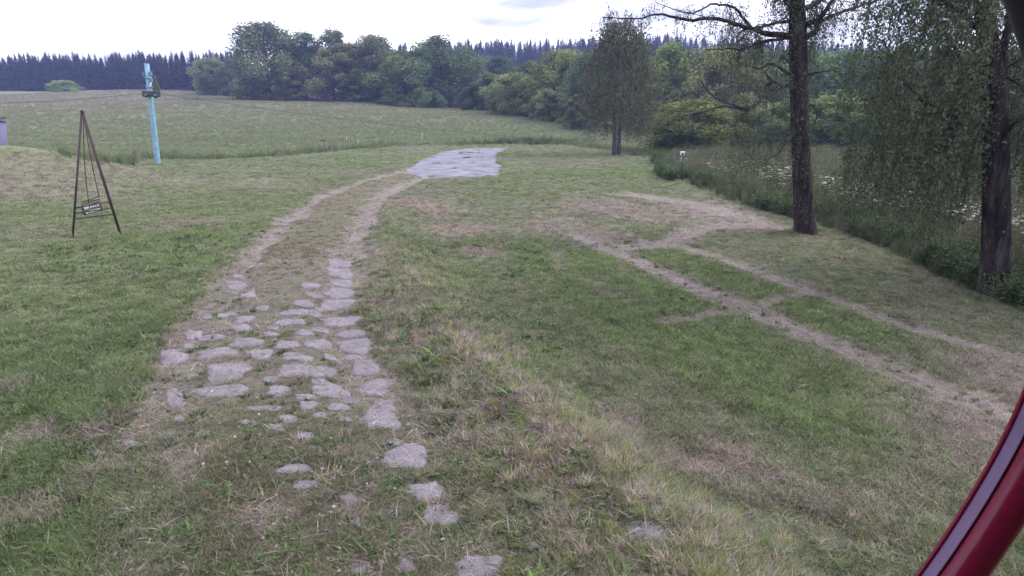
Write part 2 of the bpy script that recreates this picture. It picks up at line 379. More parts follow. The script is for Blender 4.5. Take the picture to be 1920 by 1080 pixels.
class MB:
    """collects shapes into one mesh"""
    def __init__(s):
        s.v, s.t, s.q, s.c, s.n = [], [], [], [], 0
    def add(s, V, quads=None, tris=None, col=(1, 1, 1)):
        V = np.asarray(V, float)
        if quads is not None and len(quads): s.q.append(np.asarray(quads) + s.n)
        if tris is not None and len(tris): s.t.append(np.asarray(tris) + s.n)
        s.v.append(V); col = np.asarray(col, float)
        s.c.append(np.tile(col, (len(V), 1)) if col.ndim == 1 else col)
        s.n += len(V)
    def tube(s, path, rad, k=6, col=(1, 1, 1), cap=True, wob=0.0, seed=0):
        path = np.asarray(path, float); n = len(path)
        rad = np.broadcast_to(np.asarray(rad, float), (n,))
        tan = np.gradient(path, axis=0); tan /= np.linalg.norm(tan, axis=1)[:, None] + 1e-9
        ref = np.array([0.0, 0, 1]) if abs(tan[0, 2]) < .9 else np.array([1.0, 0, 0])
        N = np.empty((n, 3)); a = np.cross(tan[0], ref); a /= np.linalg.norm(a); N[0] = a
        for i in range(1, n):
            a = N[i - 1] - tan[i] * (N[i - 1] @ tan[i]); N[i] = a / (np.linalg.norm(a) + 1e-9)
        B = np.cross(tan, N)
        ang = np.linspace(0, 2 * np.pi, k, endpoint=False)
        R = rad[:, None] * np.ones(k)
        if wob:
            g = np.random.default_rng(seed)
            R = R * (1 + wob * g.uniform(-1, 1, (1, k)) + wob * .6 * g.uniform(-1, 1, (n, k)))
        V = path[:, None] + R[..., None] * (np.cos(ang)[None, :, None] * N[:, None] + np.sin(ang)[None, :, None] * B[:, None])
        i, j = np.meshgrid(np.arange(n - 1), np.arange(k), indexing='ij')
        j2 = (j + 1) % k
        q = np.stack([i * k + j, i * k + j2, (i + 1) * k + j2, (i + 1) * k + j], -1).reshape(-1, 4)
        V = V.reshape(-1, 3); t = None
        if cap:
            V = np.vstack([V, path[0], path[-1]])
            jj = np.arange(k)
            t = np.vstack([np.stack([np.full(k, n * k), (jj + 1) % k, jj], -1), np.stack([np.full(k, n * k + 1), (n - 1) * k + jj, (n - 1) * k + (jj + 1) % k], -1)])
        s.add(V, q, t, col)
    def box(s, c, size, R=None, col=(1, 1, 1), bev=0.0):
        sx, sy, sz = np.asarray(size, float) / 2
        if bev <= 0:
            V = np.array([[x * sx, y * sy, z * sz] for z in (-1, 1) for y in (-1, 1) for x in (-1, 1)])
            q = [[0, 2, 3, 1], [4, 5, 7, 6], [0, 1, 5, 4], [2, 6, 7, 3], [0, 4, 6, 2], [1, 3, 7, 5]]
            t = None
        else:
            V, q, t = [], [], []
            idx = {}
            for z in (-1, 1):
                for y in (-1, 1):
                    for x in (-1, 1):
                        for ax in range(3):
                            p = np.array([x * (sx - bev), y * (sy - bev), z * (sz - bev)])
                            p[ax] = (x * sx, y * sy, z * sz)[ax]
                            idx[(x, y, z, ax)] = len(V); V.append(p)
            V = np.array(V)
            for ax in range(3):
                o = [a for a in range(3) if a != ax]
                for sg in (-1, 1):
                    f = []
                    for a, b in ((-1, -1), (1, -1), (1, 1), (-1, 1)):
                        k = [0, 0, 0]; k[ax] = sg; k[o[0]] = a; k[o[1]] = b; f.append(idx[(*k, ax)])
                    q.append(f)
            for ax in range(3):
                o = [a for a in range(3) if a != ax]
                for a in (-1, 1):
                    for b in (-1, 1):
                        f = []
                        for sg, face in ((-1, o[0]), (1, o[0]), (1, o[1]), (-1, o[1])):
                            k = [0, 0, 0]; k[ax] = sg; k[o[0]] = a; k[o[1]] = b; f.append(idx[(*k, face)])
                        q.append(f)
            for z in (-1, 1):
                for y in (-1, 1):
                    for x in (-1, 1):
                        t.append([idx[(x, y, z, 0)], idx[(x, y, z, 1)], idx[(x, y, z, 2)]])
        if R is not None: V = V @ np.asarray(R).T
        s.add(V + np.asarray(c, float), q, t, col)
    def leaves(s, P, L, W, A, Nn, col):
        """diamond leaves: centres P, lengths L, widths W along axes A, about normals Nn"""
        B = np.cross(A, Nn); B /= np.linalg.norm(B, axis=1)[:, None] + 1e-9
        L, W = np.asarray(L)[:, None] / 2, np.asarray(W)[:, None] / 2
        V = np.stack([P - A * L, P + B * W - A * L * .1, P + A * L, P - B * W - A * L * .1], 1).reshape(-1, 3)
        q = np.arange(len(P) * 4).reshape(-1, 4)
        s.add(V, q, None, np.repeat(col, 4, 0))
    def mesh(s, name, mat=None, smooth=False):
        f = []
        if s.q: f.append(np.vstack(s.q))
        if s.t: f.append(np.vstack(s.t))
        return new_mesh(name, np.vstack(s.v), f, np.vstack(s.c), smooth, [mat] if mat else [])

def link(name, me, parent=None, loc=None, **props):
    o = bpy.data.objects.new(name, me)
    col_main.objects.link(o)
    if parent is not None: o.parent = parent
    if loc is not None: o.location = loc
    for k, v in props.items(): o[k] = v
    return o

def empty(name, loc, label, category, group=None):
    o = link(name, None, None, Vector(loc), label=label, category=category)
    o.empty_display_size = .3
    if group: o['group'] = group
    return o

def rand_unit(n, g):
    v = g.normal(size=(n, 3)); return v / np.linalg.norm(v, axis=1)[:, None]

# ------------------------------------------------------------------ materials
def mat_new(name):
    m = bpy.data.materials.new(name); m.use_nodes = True
    nt = m.node_tree; nt.nodes.clear()
    out = nt.nodes.new('ShaderNodeOutputMaterial')
    return m, nt.nodes, nt.links, out

def noise_node(N, L, scale, detail=5, rough=.6, coord='Object', vec=None, stretch=None):
    tc = N.new('ShaderNodeTexCoord')
    t = N.new('ShaderNodeTexNoise'); t.inputs['Scale'].default_value = scale; t.inputs['Detail'].default_value = detail; t.inputs['Roughness'].default_value = rough
    src = tc.outputs[coord]
    if stretch:
        mp = N.new('ShaderNodeMapping'); mp.inputs['Scale'].default_value = stretch
        L.new(src, mp.inputs['Vector']); src = mp.outputs['Vector']
    L.new(src, t.inputs['Vector'])
    return t

def ramp(N, L, src, stops):
    r = N.new('ShaderNodeValToRGB')
    while len(r.color_ramp.elements) < len(stops): r.color_ramp.elements.new(.5)
    for e, (p, c) in zip(r.color_ramp.elements, stops):
        e.position = p; e.color = (*c, 1) if len(c) == 3 else c
    L.new(src, r.inputs['Fac']); return r

def mul(N, L, a, b, fac=1.0, mode='MULTIPLY'):
    m = N.new('ShaderNodeMix'); m.data_type = 'RGBA'; m.blend_type = mode
    m.inputs[0].default_value = fac
    L.new(a, m.inputs[6]); L.new(b, m.inputs[7]); return m.outputs[2]

def leaf_material(name, attr='Col', instancer=None, trans=.35, rough=.55, spec=.25):
    m, N, L, out = mat_new(name)
    a = N.new('ShaderNodeAttribute'); a.attribute_name = attr
    c = a.outputs['Color']
    if instancer:
        b = N.new('ShaderNodeAttribute'); b.attribute_type = 'INSTANCER'; b.attribute_name = instancer
        c = mul(N, L, c, b.outputs['Color'])
    else:
        oi = N.new('ShaderNodeObjectInfo'); c = mul(N, L, c, oi.outputs['Color'])
    p = N.new('ShaderNodeBsdfPrincipled'); p.inputs['Roughness'].default_value = rough; p.inputs['Specular IOR Level'].default_value = spec
    t = N.new('ShaderNodeBsdfTranslucent'); mx = N.new('ShaderNodeMixShader'); mx.inputs[0].default_value = trans
    L.new(c, p.inputs['Base Color']); L.new(c, t.inputs['Color'])
    L.new(p.outputs[0], mx.inputs[1]); L.new(t.outputs[0], mx.inputs[2]); L.new(mx.outputs[0], out.inputs['Surface'])
    return m

def solid(name, color, rough=.6, metal=0.0, spec=.5, var=.25, scale=8, bump=0.0, bscale=40, stretch=None, stops=None, coat=0.0):
    m, N, L, out = mat_new(name)
    p = N.new('ShaderNodeBsdfPrincipled')
    t = noise_node(N, L, scale, 6, .65, stretch=stretch)
    c = np.array(color)
    r = ramp(N, L, t.outputs['Fac'], stops or [(.3, tuple(c * (1 - var))), (.7, tuple(np.minimum(c * (1 + var), 1)))])
    L.new(r.outputs['Color'], p.inputs['Base Color'])
    p.inputs['Roughness'].default_value = rough; p.inputs['Metallic'].default_value = metal; p.inputs['Specular IOR Level'].default_value = spec
    p.inputs['Coat Weight'].default_value = coat
    if bump:
        t2 = noise_node(N, L, bscale, 6, .7, stretch=stretch)
        b = N.new('ShaderNodeBump'); b.inputs['Strength'].default_value = bump; b.inputs['Distance'].default_value = .02
        L.new(t2.outputs['Fac'], b.inputs['Height']); L.new(b.outputs['Normal'], p.inputs['Normal'])
    L.new(p.outputs[0], out.inputs['Surface'])
    return m

def ground_material():
    m, N, L, out = mat_new('turf_and_earth')
    a = N.new('ShaderNodeAttribute'); a.attribute_name = 'Col'
    p = N.new('ShaderNodeBsdfPrincipled'); p.inputs['Roughness'].default_value = .95; p.inputs['Specular IOR Level'].default_value = .1
    t1 = noise_node(N, L, 9, 8, .75); t2 = noise_node(N, L, 55, 6, .75)
    r1 = ramp(N, L, t1.outputs['Fac'], [(.3, (.62, .62, .62)), (.55, (1, 1, 1)), (.72, (1.3, 1.27, 1.2))])
    r2 = ramp(N, L, t2.outputs['Fac'], [(.3, (.55, .55, .55)), (.5, (1, 1, 1)), (.7, (1.45, 1.4, 1.35))])
    c = mul(N, L, a.outputs['Color'], r1.outputs['Color']); c = mul(N, L, c, r2.outputs['Color'])
    L.new(c, p.inputs['Base Color'])
    b = N.new('ShaderNodeBump'); b.inputs['Strength'].default_value = .7; b.inputs['Distance'].default_value = .03
    L.new(t2.outputs['Fac'], b.inputs['Height']); L.new(b.outputs['Normal'], p.inputs['Normal'])
    L.new(p.outputs[0], out.inputs['Surface']); return m

M_GROUND = ground_material()
M_ASPHALT = solid('pale_worn_asphalt', (.33, .325, .365), .9, var=.2, scale=.8, bump=.8, bscale=6, spec=.2,
                  stops=[(.33, (.105, .10, .115)), (.45, (.165, .165, .195)), (.56, (.205, .205, .245)), (.7, (.27, .265, .31))])
def stone_material():
    m, N, L, out = mat_new('weathered_granite')
    p = N.new('ShaderNodeBsdfPrincipled'); p.inputs['Roughness'].default_value = .9; p.inputs['Specular IOR Level'].default_value = .2
    ge = N.new('ShaderNodeNewGeometry')
    def nz(scale, det):
        t = N.new('ShaderNodeTexNoise'); t.inputs['Scale'].default_value = scale; t.inputs['Detail'].default_value = det; t.inputs['Roughness'].default_value = .7
        L.new(ge.outputs['Position'], t.inputs['Vector']); return t
    a, b, d = nz(3.5, 8), nz(45, 6), nz(13, 8)
    r = ramp(N, L, a.outputs['Fac'], [(.28, (.13, .117, .13)), (.5, (.20, .182, .202)), (.72, (.275, .252, .275))])
    r2 = ramp(N, L, b.outputs['Fac'], [(.3, (.55, .55, .56)), (.5, (1, 1, 1)), (.7, (1.4, 1.38, 1.38))])
    c = mul(N, L, r.outputs['Color'], r2.outputs['Color'])
    soil = ramp(N, L, d.outputs['Fac'], [(.54, (0, 0, 0)), (.64, (1, 1, 1))])
    mx = N.new('ShaderNodeMix'); mx.data_type = 'RGBA'; L.new(soil.outputs['Color'], mx.inputs[0]); L.new(c, mx.inputs[6]); mx.inputs[7].default_value = (.12, .105, .08, 1)
    L.new(mx.outputs[2], p.inputs['Base Color'])
    bp = N.new('ShaderNodeBump'); bp.inputs['Strength'].default_value = 1.0; bp.inputs['Distance'].default_value = .025
    L.new(d.outputs['Fac'], bp.inputs['Height'])
    b2 = N.new('ShaderNodeBump'); b2.inputs['Strength'].default_value = .7; b2.inputs['Distance'].default_value = .008
    L.new(b.outputs['Fac'], b2.inputs['Height']); L.new(bp.outputs['Normal'], b2.inputs['Normal']); L.new(b2.outputs['Normal'], p.inputs['Normal'])
    L.new(p.outputs[0], out.inputs['Surface']); return m
M_STONE = stone_material()
M_LEAF = leaf_material('tree_leaves', trans=.45)
M_GRASS = leaf_material('grass_blades', instancer='tint', trans=.3, rough=.7, spec=.12)
M_BARK = solid('dark_fissured_bark', (.055, .047, .045), .95, var=.5, scale=7, bump=1.0, bscale=16, stretch=(1, 1, .22), spec=.1,
               stops=[(.34, (.013, .010, .011)), (.5, (.040, .032, .033)), (.66, (.085, .072, .072)), (.82, (.16, .145, .145))])
M_TWIG = solid('grey_bare_wood', (.085, .075, .08), .9, var=.4, scale=6, spec=.1)
M_PALEWOOD = solid('bleached_dead_wood', (.36, .33, .33), .9, var=.3, scale=8, spec=.1)

# ------------------------------------------------------------------ ground sheet, split where its surface changes
az = np.concatenate([np.arange(-180, -52, 4.0), np.arange(-52, 52, 0.17), np.arange(52, 180, 4.0)])
az = np.radians(az)
rr = np.concatenate([[0.25, .8, 1.3, 1.8], np.geomspace(2.2, 640, 430)])
nA, nR = len(az), len(rr)
AZ, RR = np.meshgrid(az, rr, indexing='ij')
gx, gy = (RR * np.sin(AZ)).ravel(), (RR * np.cos(AZ)).ravel()
gz = height(gx, gy)
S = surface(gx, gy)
def relief(s):
    return -(.05 + .05 * sstep(12, 17, s['r'])) * s['rut'] * (1 - .5 * s['near']) - .03 * s['worn'] + .03 * s['lush'] * (1 - s['meadow']) + .022 * s['n3'] * (1 - s['road']) / (1 + s['r'] / 30) + .05 * np.clip(s['n2'], -1, 1) * s['bank'] - .03 * s['stony']
gz = gz + relief(S)
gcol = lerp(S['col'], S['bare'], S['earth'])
wood = np.zeros(len(gx))
GV = np.stack([gx, gy, gz], 1)
ii, jj = np.meshgrid(np.arange(nA), np.arange(nR - 1), indexing='ij')
i2 = (ii + 1) % nA
GF = np.stack([ii * nR + jj, ii * nR + jj + 1, i2 * nR + jj + 1, i2 * nR + jj], -1).reshape(-1, 4)
def normals_of(V, Fq):
    n = np.cross(V[Fq[:, 2]] - V[Fq[:, 0]], V[Fq[:, 3]] - V[Fq[:, 1]])
    out = np.zeros_like(V)
    for k in range(4): np.add.at(out, Fq[:, k], n)
    return out / (np.linalg.norm(out, axis=1)[:, None] + 1e-12)
GN_ = normals_of(GV, GF)
if GN_[:, 2].mean() < 0:
    GF = GF[:, ::-1]; GN_ = -GN_
fc = lambda a: a[GF].mean(1)
f_asph, f_road, f_worn, f_stony = fc(S['asphalt']) > .5, fc(S['road']) * (fc(gy) > 1.5) > .55, fc(S['worn']) > .45, None
f_cls = np.where(f_asph, 1, np.where(f_road, 2, np.where(f_worn, 3, 0)))
SURF = {}
for k, (nm, mt) in enumerate([('ground', M_GROUND), ('asphalt_road', M_ASPHALT), ('stone_track', M_GROUND), ('worn_path', M_GROUND)]):
    fs = GF[f_cls == k]
    used, inv = np.unique(fs.ravel(), return_inverse=True)
    me = new_mesh(nm, GV[used], [inv.reshape(-1, 4)], gcol[used], True, [mt])
    me.normals_split_custom_set_from_vertices(GN_[used].astype(np.float32).tolist())
    SURF[nm] = link(nm, me, kind='structure')

# ------------------------------------------------------------------ paving stones of the track
def stone_mesh(u, v, w, h, seed):
    g = np.random.default_rng(seed)
    k = 24
    ang = np.linspace(0, 2 * np.pi, k, endpoint=False)
    e = g.uniform(.5, .8)                               # squarish
    ca, sa = np.cos(ang), np.sin(ang)
    rad = 1 / (np.abs(ca) ** (2 / e) + np.abs(sa) ** (2 / e)) ** (e / 2)
    ph = g.uniform(0, 6.28, 4)
    rad = rad * (1 + .12 * np.sin(2 * ang + ph[0]) + .11 * np.sin(3 * ang + ph[1]) + .06 * np.sin(5 * ang + ph[2]) + .05 * np.sin(8 * ang + ph[3]) + g.uniform(-.09, .09, k))
    bp = ground(u + ca * rad * w / 2, v - sa * rad * h / 2)
    c = bp.mean(0)
    rl = lambda a, b_: relief(surface(np.atleast_1d(a), np.atleast_1d(b_)))
    c[2] = height(c[0:1], c[1:2])[0] + rl(c[0], c[1])[0]
    bp[:, 2] += rl(bp[:, 0], bp[:, 1])
    out = bp - c
    size = np.linalg.norm(out, axis=1).mean()
    lift = .010 + .017 * min(1, size / .25) * g.uniform(.3, 1.3)
    V = []
    rings = ((1.03, -.08), (1.0, -.002), (.95, lift * .6), (.8, lift * .95), (.55, lift * 1.1), (.28, lift * 1.1))
    for f, z in rings:
        jr = 1 + g.uniform(-.04, .04, k)
        q = np.stack([out[:, 0] * f * jr, out[:, 1] * f * jr, out[:, 2] * f + z], 1)
        if f < 1: q[:, 2] += .008 * fbm((q[:, 0] + c[0]) * 9, (q[:, 1] + c[1]) * 9, 3, seed) + g.uniform(-.003, .003, k)
        V.append(q)
    V = np.vstack(V + [np.array([[0, 0, lift * 1.1]])])
    m = len(rings) - 1
    i, j = np.meshgrid(np.arange(m), np.arange(k), indexing='ij'); j2 = (j + 1) % k
    q = np.stack([i * k + j, i * k + j2, (i + 1) * k + j2, (i + 1) * k + j], -1).reshape(-1, 4)
    jj = np.arange(k); t = np.stack([m * k + jj, m * k + (jj + 1) % k, np.full(k, (m + 1) * k)], -1)
    me = new_mesh('paving_stone', V, [q, t], None, True, [M_STONE])
    return me, c
stone_outline = []
for n, (u, v, w, h) in enumerate(STONES):
    me, c = stone_mesh(u, v, w, h, 100 + n)
    link('paving_stone', me, SURF['stone_track'], Vector(c))
    vv = np.empty(len(me.vertices) * 3, np.float32); me.vertices.foreach_get('co', vv)
    stone_outline.append((vv.reshape(-1, 3)[24:48, :2] + c[:2]))

def on_stone(x, y, margin=1.0):
    m = np.zeros(len(x), bool)
    for pg in stone_outline:
        c = pg.mean(0); rmax = np.linalg.norm(pg - c, axis=1).max()
        near = np.where((np.abs(x - c[0]) < rmax) & (np.abs(y - c[1]) < rmax))[0]
        if len(near):
            m[near] |= in_poly(x[near], y[near], c + (pg - c) * margin)
    return m

# ------------------------------------------------------------------ grass: tufts scattered on the ground
proto_id = [0]
def tuft_proto(n, rad, hgt, wid, lean, seed, curl=.5, heads=0.0, head_col=(1.5, 1.25, 1.05), flat=0.0, seg=2):
    g = np.random.default_rng(seed); mb = MB()
    for b in range(n):
        a = g.uniform(0, 6.283); r0 = rad * math.sqrt(g.uniform(0, 1)); base = np.array([math.cos(a) * r0, math.sin(a) * r0, -.01])
        d = g.uniform(0, 6.283); ln = lean * g.uniform(.2, 1.2); H = hgt * g.uniform(.45, 1.15)
        dirv = np.array([math.cos(d), math.sin(d), 0]); side = np.array([-math.sin(d), math.cos(d), 0]) * wid * g.uniform(.7, 1.3) / 2
        fl = 1 - flat * g.uniform(.3, 1)
        sh = g.uniform(.7, 1.3); tint = np.array([sh * g.uniform(.92, 1.12), sh, sh * g.uniform(.85, 1.1)])
        p1 = base + dirv * H * ln * .35 + np.array([0, 0, H * .55 * fl]); p2 = base + dirv * H * ln * (1 + curl * .4) + np.array([0, 0, H * fl])
        twist = np.array([0, 0, 1]) * wid * g.uniform(-.3, .3)
        V = [base - side, base + side, p1 + side * .8 + twist, p1 - side * .8 - twist, p2]
        mb.add(V, [[0, 1, 2, 3]], [[3, 2, 4]], tint)
        if g.uniform() < heads:
            hw = side / (np.linalg.norm(side) + 1e-9) * hgt * .018
            q = p2 + np.array([0, 0, hgt * .07]) + dirv * hgt * .04
            mb.add([p2 - hw * .5, p2 + hw * .5, (p2 + q) / 2 + hw, (p2 + q) / 2 - hw, q], [[0, 1, 2, 3]], [[3, 2, 4]], np.array(head_col) * g.uniform(.8, 1.2))
    return mb
def proto_collection(name, mbs, mat):
    c = bpy.data.collections.new(name)
    for mb in mbs:
        o = bpy.data.objects.new(name + '_tuft', mb.mesh(name + '_tuft', mat)); c.objects.link(o)
    return c

def scatter(name, x, y, coll, n_proto, scale, tint, label, category, zoff=0.0, zscale=None, z=None, tilt=.12):
    g = np.random.default_rng(len(name) + len(x))
    n = len(x)
    if z is None: z = height(x, y) + relief(surface(x, y)) - .004
    me = bpy.data.meshes.new(name)
    me.vertices.add(n); me.vertices.foreach_set('co', np.stack([x, y, z], 1).astype(np.float32).ravel())
    def fa(nm, typ, arr, key):
        a = me.attributes.new(nm, typ, 'POINT'); a.data.foreach_set(key, np.ascontiguousarray(arr).ravel())
    if zscale is None: zscale = np.ones(n)
    fa('rot', 'FLOAT_VECTOR', np.stack([g.normal(0, tilt, n), g.normal(0, tilt, n), g.uniform(0, 6.283, n)], 1).astype(np.float32), 'vector')
    fa('sca', 'FLOAT_VECTOR', np.stack([scale, scale, scale * zscale], 1).astype(np.float32), 'vector')
    fa('tint', 'FLOAT_COLOR', np.hstack([tint, np.ones((n, 1))]).astype(np.float32), 'color')
    fa('idx', 'INT', g.integers(0, n_proto, n).astype(np.int32), 'value')
    o = link(name, me, kind='stuff', label=label, category=category)
    ng = bpy.data.node_groups.new(name + '_scatter', 'GeometryNodeTree')
    ng.interface.new_socket('Geometry', in_out='INPUT', socket_type='NodeSocketGeometry')
    ng.interface.new_socket('Geometry', in_out='OUTPUT', socket_type='NodeSocketGeometry')
    N, L = ng.nodes, ng.links
    gi, go = N.new('NodeGroupInput'), N.new('NodeGroupOutput')
    ci = N.new('GeometryNodeCollectionInfo'); ci.inputs['Collection'].default_value = coll; ci.inputs['Separate Children'].default_value = True; ci.inputs['Reset Children'].default_value = True
    ip = N.new('GeometryNodeInstanceOnPoints'); ip.inputs['Pick Instance'].default_value = True
    def na(nm, typ):
        q = N.new('GeometryNodeInputNamedAttribute'); q.data_type = typ; q.inputs['Name'].default_value = nm; return q.outputs['Attribute']
    er = N.new('FunctionNodeEulerToRotation')
    L.new(na('rot', 'FLOAT_VECTOR'), er.inputs[0]); L.new(er.outputs[0], ip.inputs['Rotation'])
    L.new(na('sca', 'FLOAT_VECTOR'), ip.inputs['Scale']); L.new(na('idx', 'INT'), ip.inputs['Instance Index'])
    L.new(gi.outputs[0], ip.inputs['Points']); L.new(ci.outputs[0], ip.inputs['Instance']); L.new(ip.outputs[0], go.inputs[0])
    md = o.modifiers.new('scatter', 'NODES'); md.node_group = ng
    return o

def wedge(n, r0, r1, half=47, g=rng, power=1.0):
    """points spread over the view's sector, thinning with distance"""
    r = r0 * (r1 / r0) ** (g.uniform(0, 1, n) ** power)
    a = np.radians(g.uniform(-half, half, n))
    return r * np.sin(a), r * np.cos(a), r

tufts_lawn = proto_collection('lawn', [tuft_proto(28, .075, .068, .0055, .8, 200 + k, flat=.25) for k in range(5)], M_GRASS)
tufts_weed = proto_collection('weed', [tuft_proto(14, .055, .080, .021, 1.1, 230 + k, flat=.4) for k in range(4)], M_GRASS)
tufts_bank = proto_collection('bank', [tuft_proto(26, .07, .17, .0055, .75, 240 + k, heads=.06) for k in range(5)], M_GRASS)
tufts_tall = proto_collection('tall', [tuft_proto(34, .16, .75, .010, .32, 260 + k, heads=.4) for k in range(5)], M_GRASS)
tufts_straw = proto_collection('straw', [tuft_proto(9, .09, .11, .0045, 1.6, 280 + k, flat=.9) for k in range(4)], M_GRASS)

# short lawn
N_LAWN = 260000
x, y, r = wedge(N_LAWN, 2.4, 75, power=.85)
s = surface(x, y)
keep = rng.uniform(size=N_LAWN) < (1 - .72 * s['earth']) * (1 - .55 * s['stony']) * (1 - .45 * s['worn']) * (1 - s['meadow']) * (1 - s['verge'])
keep &= (s['asphalt'] < .15 + .8 * (fbm(x * 1.5, y * 1.5, 3, 88) > .35) * (rng.uniform(size=N_LAWN) < .5)) & ~on_stone(x, y, .88)
x, y, r = x[keep], y[keep], r[keep]; s = {k: v[keep] for k, v in s.items()}
tint = s['col'] * 1.28 * (1 + .30 * rng.normal(size=len(x)) + .18 * s['n3']).clip(.35, 2.0)[:, None]
dryj = rng.uniform(size=len(x)) < (.07 + .38 * s['dry'])
tint[dryj] = C_DRY * rng.uniform(.8, 1.5, (dryj.sum(), 1))
scl = rng.uniform(.65, 1.25, len(x)) * (1 + .03 * r) * (1 - .35 * s['road']) * (1 - .3 * s['worn'])
zs = 1 / (1 + .02 * r) * (.75 + .5 * s['lush']) * (1 + .25 * s['n2'])
scatter('lawn_grass', x, y, tufts_lawn, 5, scl, tint, 'short patchy mown grass over the yard and the lower lawn', 'grass', zscale=zs)

# low broad-leaved weeds, mostly front left
x, y, r = wedge(40000, 2.6, 20)
s = surface(x, y)
dens = np.clip(.10 + 1.1 * sstep(-.2, .5, s['n2']) * sstep(.5, -2.5, x - .1 * y) + .10 * s['near'] * s['road'], 0, 1) * (1 - .8 * s['earth']) * (1 - .7 * s['road']) * (1 - s['verge'])
keep = (rng.uniform(size=len(x)) < dens) & ~on_stone(x, y)
x, y, r = x[keep], y[keep], r[keep]; s = {k: v[keep] for k, v in s.items()}
tint = np.array([.098, .150, .062]) * (1 + .32 * rng.normal(size=(len(x), 1))).clip(.5, 1.8) * rng.uniform(.85, 1.2, (len(x), 3))
scatter('low_weeds', x, y, tufts_weed, 4, rng.uniform(.5, 1.25, len(x)) * (1 + .6 * (s['n1'] > .1) * (s['road'] < .3)), tint, 'low broad-leaved clover and plantain between the short grass', 'weeds')

# longer straw-mixed grass on the bank and along its crest
x, y, r = wedge(60000, 2.4, 24)
s = surface(x, y)
b = np.clip(np.exp(-((s['sd'] - .55) / .55) ** 2) * (1 - sstep(11, 17, y)) * (.75 + .6 * s['n2']) + .25 * s['crest'] + .10 * (s['sd'] > 0) * (1 - sstep(4.5, 6.5, y)) * (s['n2'] > .1), 0, 1)
keep = (rng.uniform(size=len(x)) < b * .5) & ~on_stone(x, y) & (s['worn'] < .3)
x, y, r = x[keep], y[keep], r[keep]; s = {k: v[keep] for k, v in s.items()}
pick = rng.uniform(size=(len(x), 1))
tint = np.where(pick < .45, C_DRY * 1.75, np.where(pick < .8, np.array([.18, .235, .085]), np.array([.30, .32, .11]))) * rng.uniform(.65, 1.3, (len(x), 1))
scatter('bank_grass', x, y, tufts_bank, 5, rng.uniform(.5, 1.05, len(x)), tint, 'longer yellow and straw-coloured grass growing down the bank', 'grass')

# dry cut straw lying about
x, y, r = wedge(26000, 2.4, 30)
s = surface(x, y)
keep = rng.uniform(size=len(x)) < np.clip(.06 + .75 * s['dry'] ** 1.5 + .35 * s['crest'], 0, 1) * (1 - s['verge']) * (1 - s['meadow']) * (s['asphalt'] < .1)
x, y = x[keep], y[keep]
scatter('dry_straw', x, y, tufts_straw, 4, rng.uniform(.5, 1.5, len(x)), C_DRY * rng.uniform(1.0, 2.1, (len(x), 1)) * np.array([1, 1, 1.05]), 'pale dry straw left lying on the worn ground', 'straw')

LAMP = ground([1279.5], [338])[0]
def off_lamp(x, y):
    ry = LAMP[:2] / np.hypot(*LAMP[:2]); dx, dy = x - LAMP[0], y - LAMP[1]
    al, la = dx * ry[0] + dy * ry[1], np.abs(dx * ry[1] - dy * ry[0])
    return ~((la < .45) & (al < .6) & (al > -6))
# tall grass: verge on the right, strips along the meadow
x, y, r = wedge(200000, 7, 75, 50, power=.7)
s = surface(x, y)
d = np.clip(s['verge'] * .5 + s['strip'] * .22, 0, 1)
keep = (rng.uniform(size=len(x)) < d) & off_lamp(x, y)
x, y, r = x[keep], y[keep], r[keep]; s = {k: v[keep] for k, v in s.items()}
edge = sstep(0, 2.2, dist_line(x, y, VERGE))
pick = rng.uniform(size=(len(x), 1))
tint = np.where(pick < .62, np.array([.075, .104, .056]), np.where(pick < .87, np.array([.108, .128, .085]), np.array([.20, .175, .16]))) * rng.uniform(.65, 1.25, (len(x), 1))
sel = s['strip'] > .4; tint[sel] = np.array([.125, .165, .078]) * rng.uniform(.75, 1.25, (sel.sum(), 1))
scl = np.where(s['strip'] > .4, rng.uniform(.35, .95, len(x)), rng.uniform(.55, 1.2, len(x)) * (.5 + .5 * edge))
scatter('tall_grass', x, y, tufts_tall, 5, scl, tint, 'tall uncut seeding grass behind the lawn and along the meadow edge', 'grass')

# meadow on the hillside
x, y, r = wedge(190000, 44, 260, 50, power=.8)
s = surface(x, y)
keep = (rng.uniform(size=len(x)) < s['meadow'] * np.clip(.6 + .25 * fbm(x * .1, y * .5, 3, 97), .1, 1)) & (x < 40)
x, y, r = x[keep], y[keep], r[keep]; s = {k: v[keep] for k, v in s.items()}
tint = s['col'] * 1.22 * (1 + .08 * rng.normal(size=(len(x), 1))).clip(.5, 1.6)
scatter('meadow_grass', x, y, tufts_bank, 5, rng.uniform(1.5, 2.6, len(x)) * (1 + r / 110), tint, 'pale green hay meadow with pinkish seed heads climbing the slope', 'grass', zscale=.95 / (1 + r / 110))

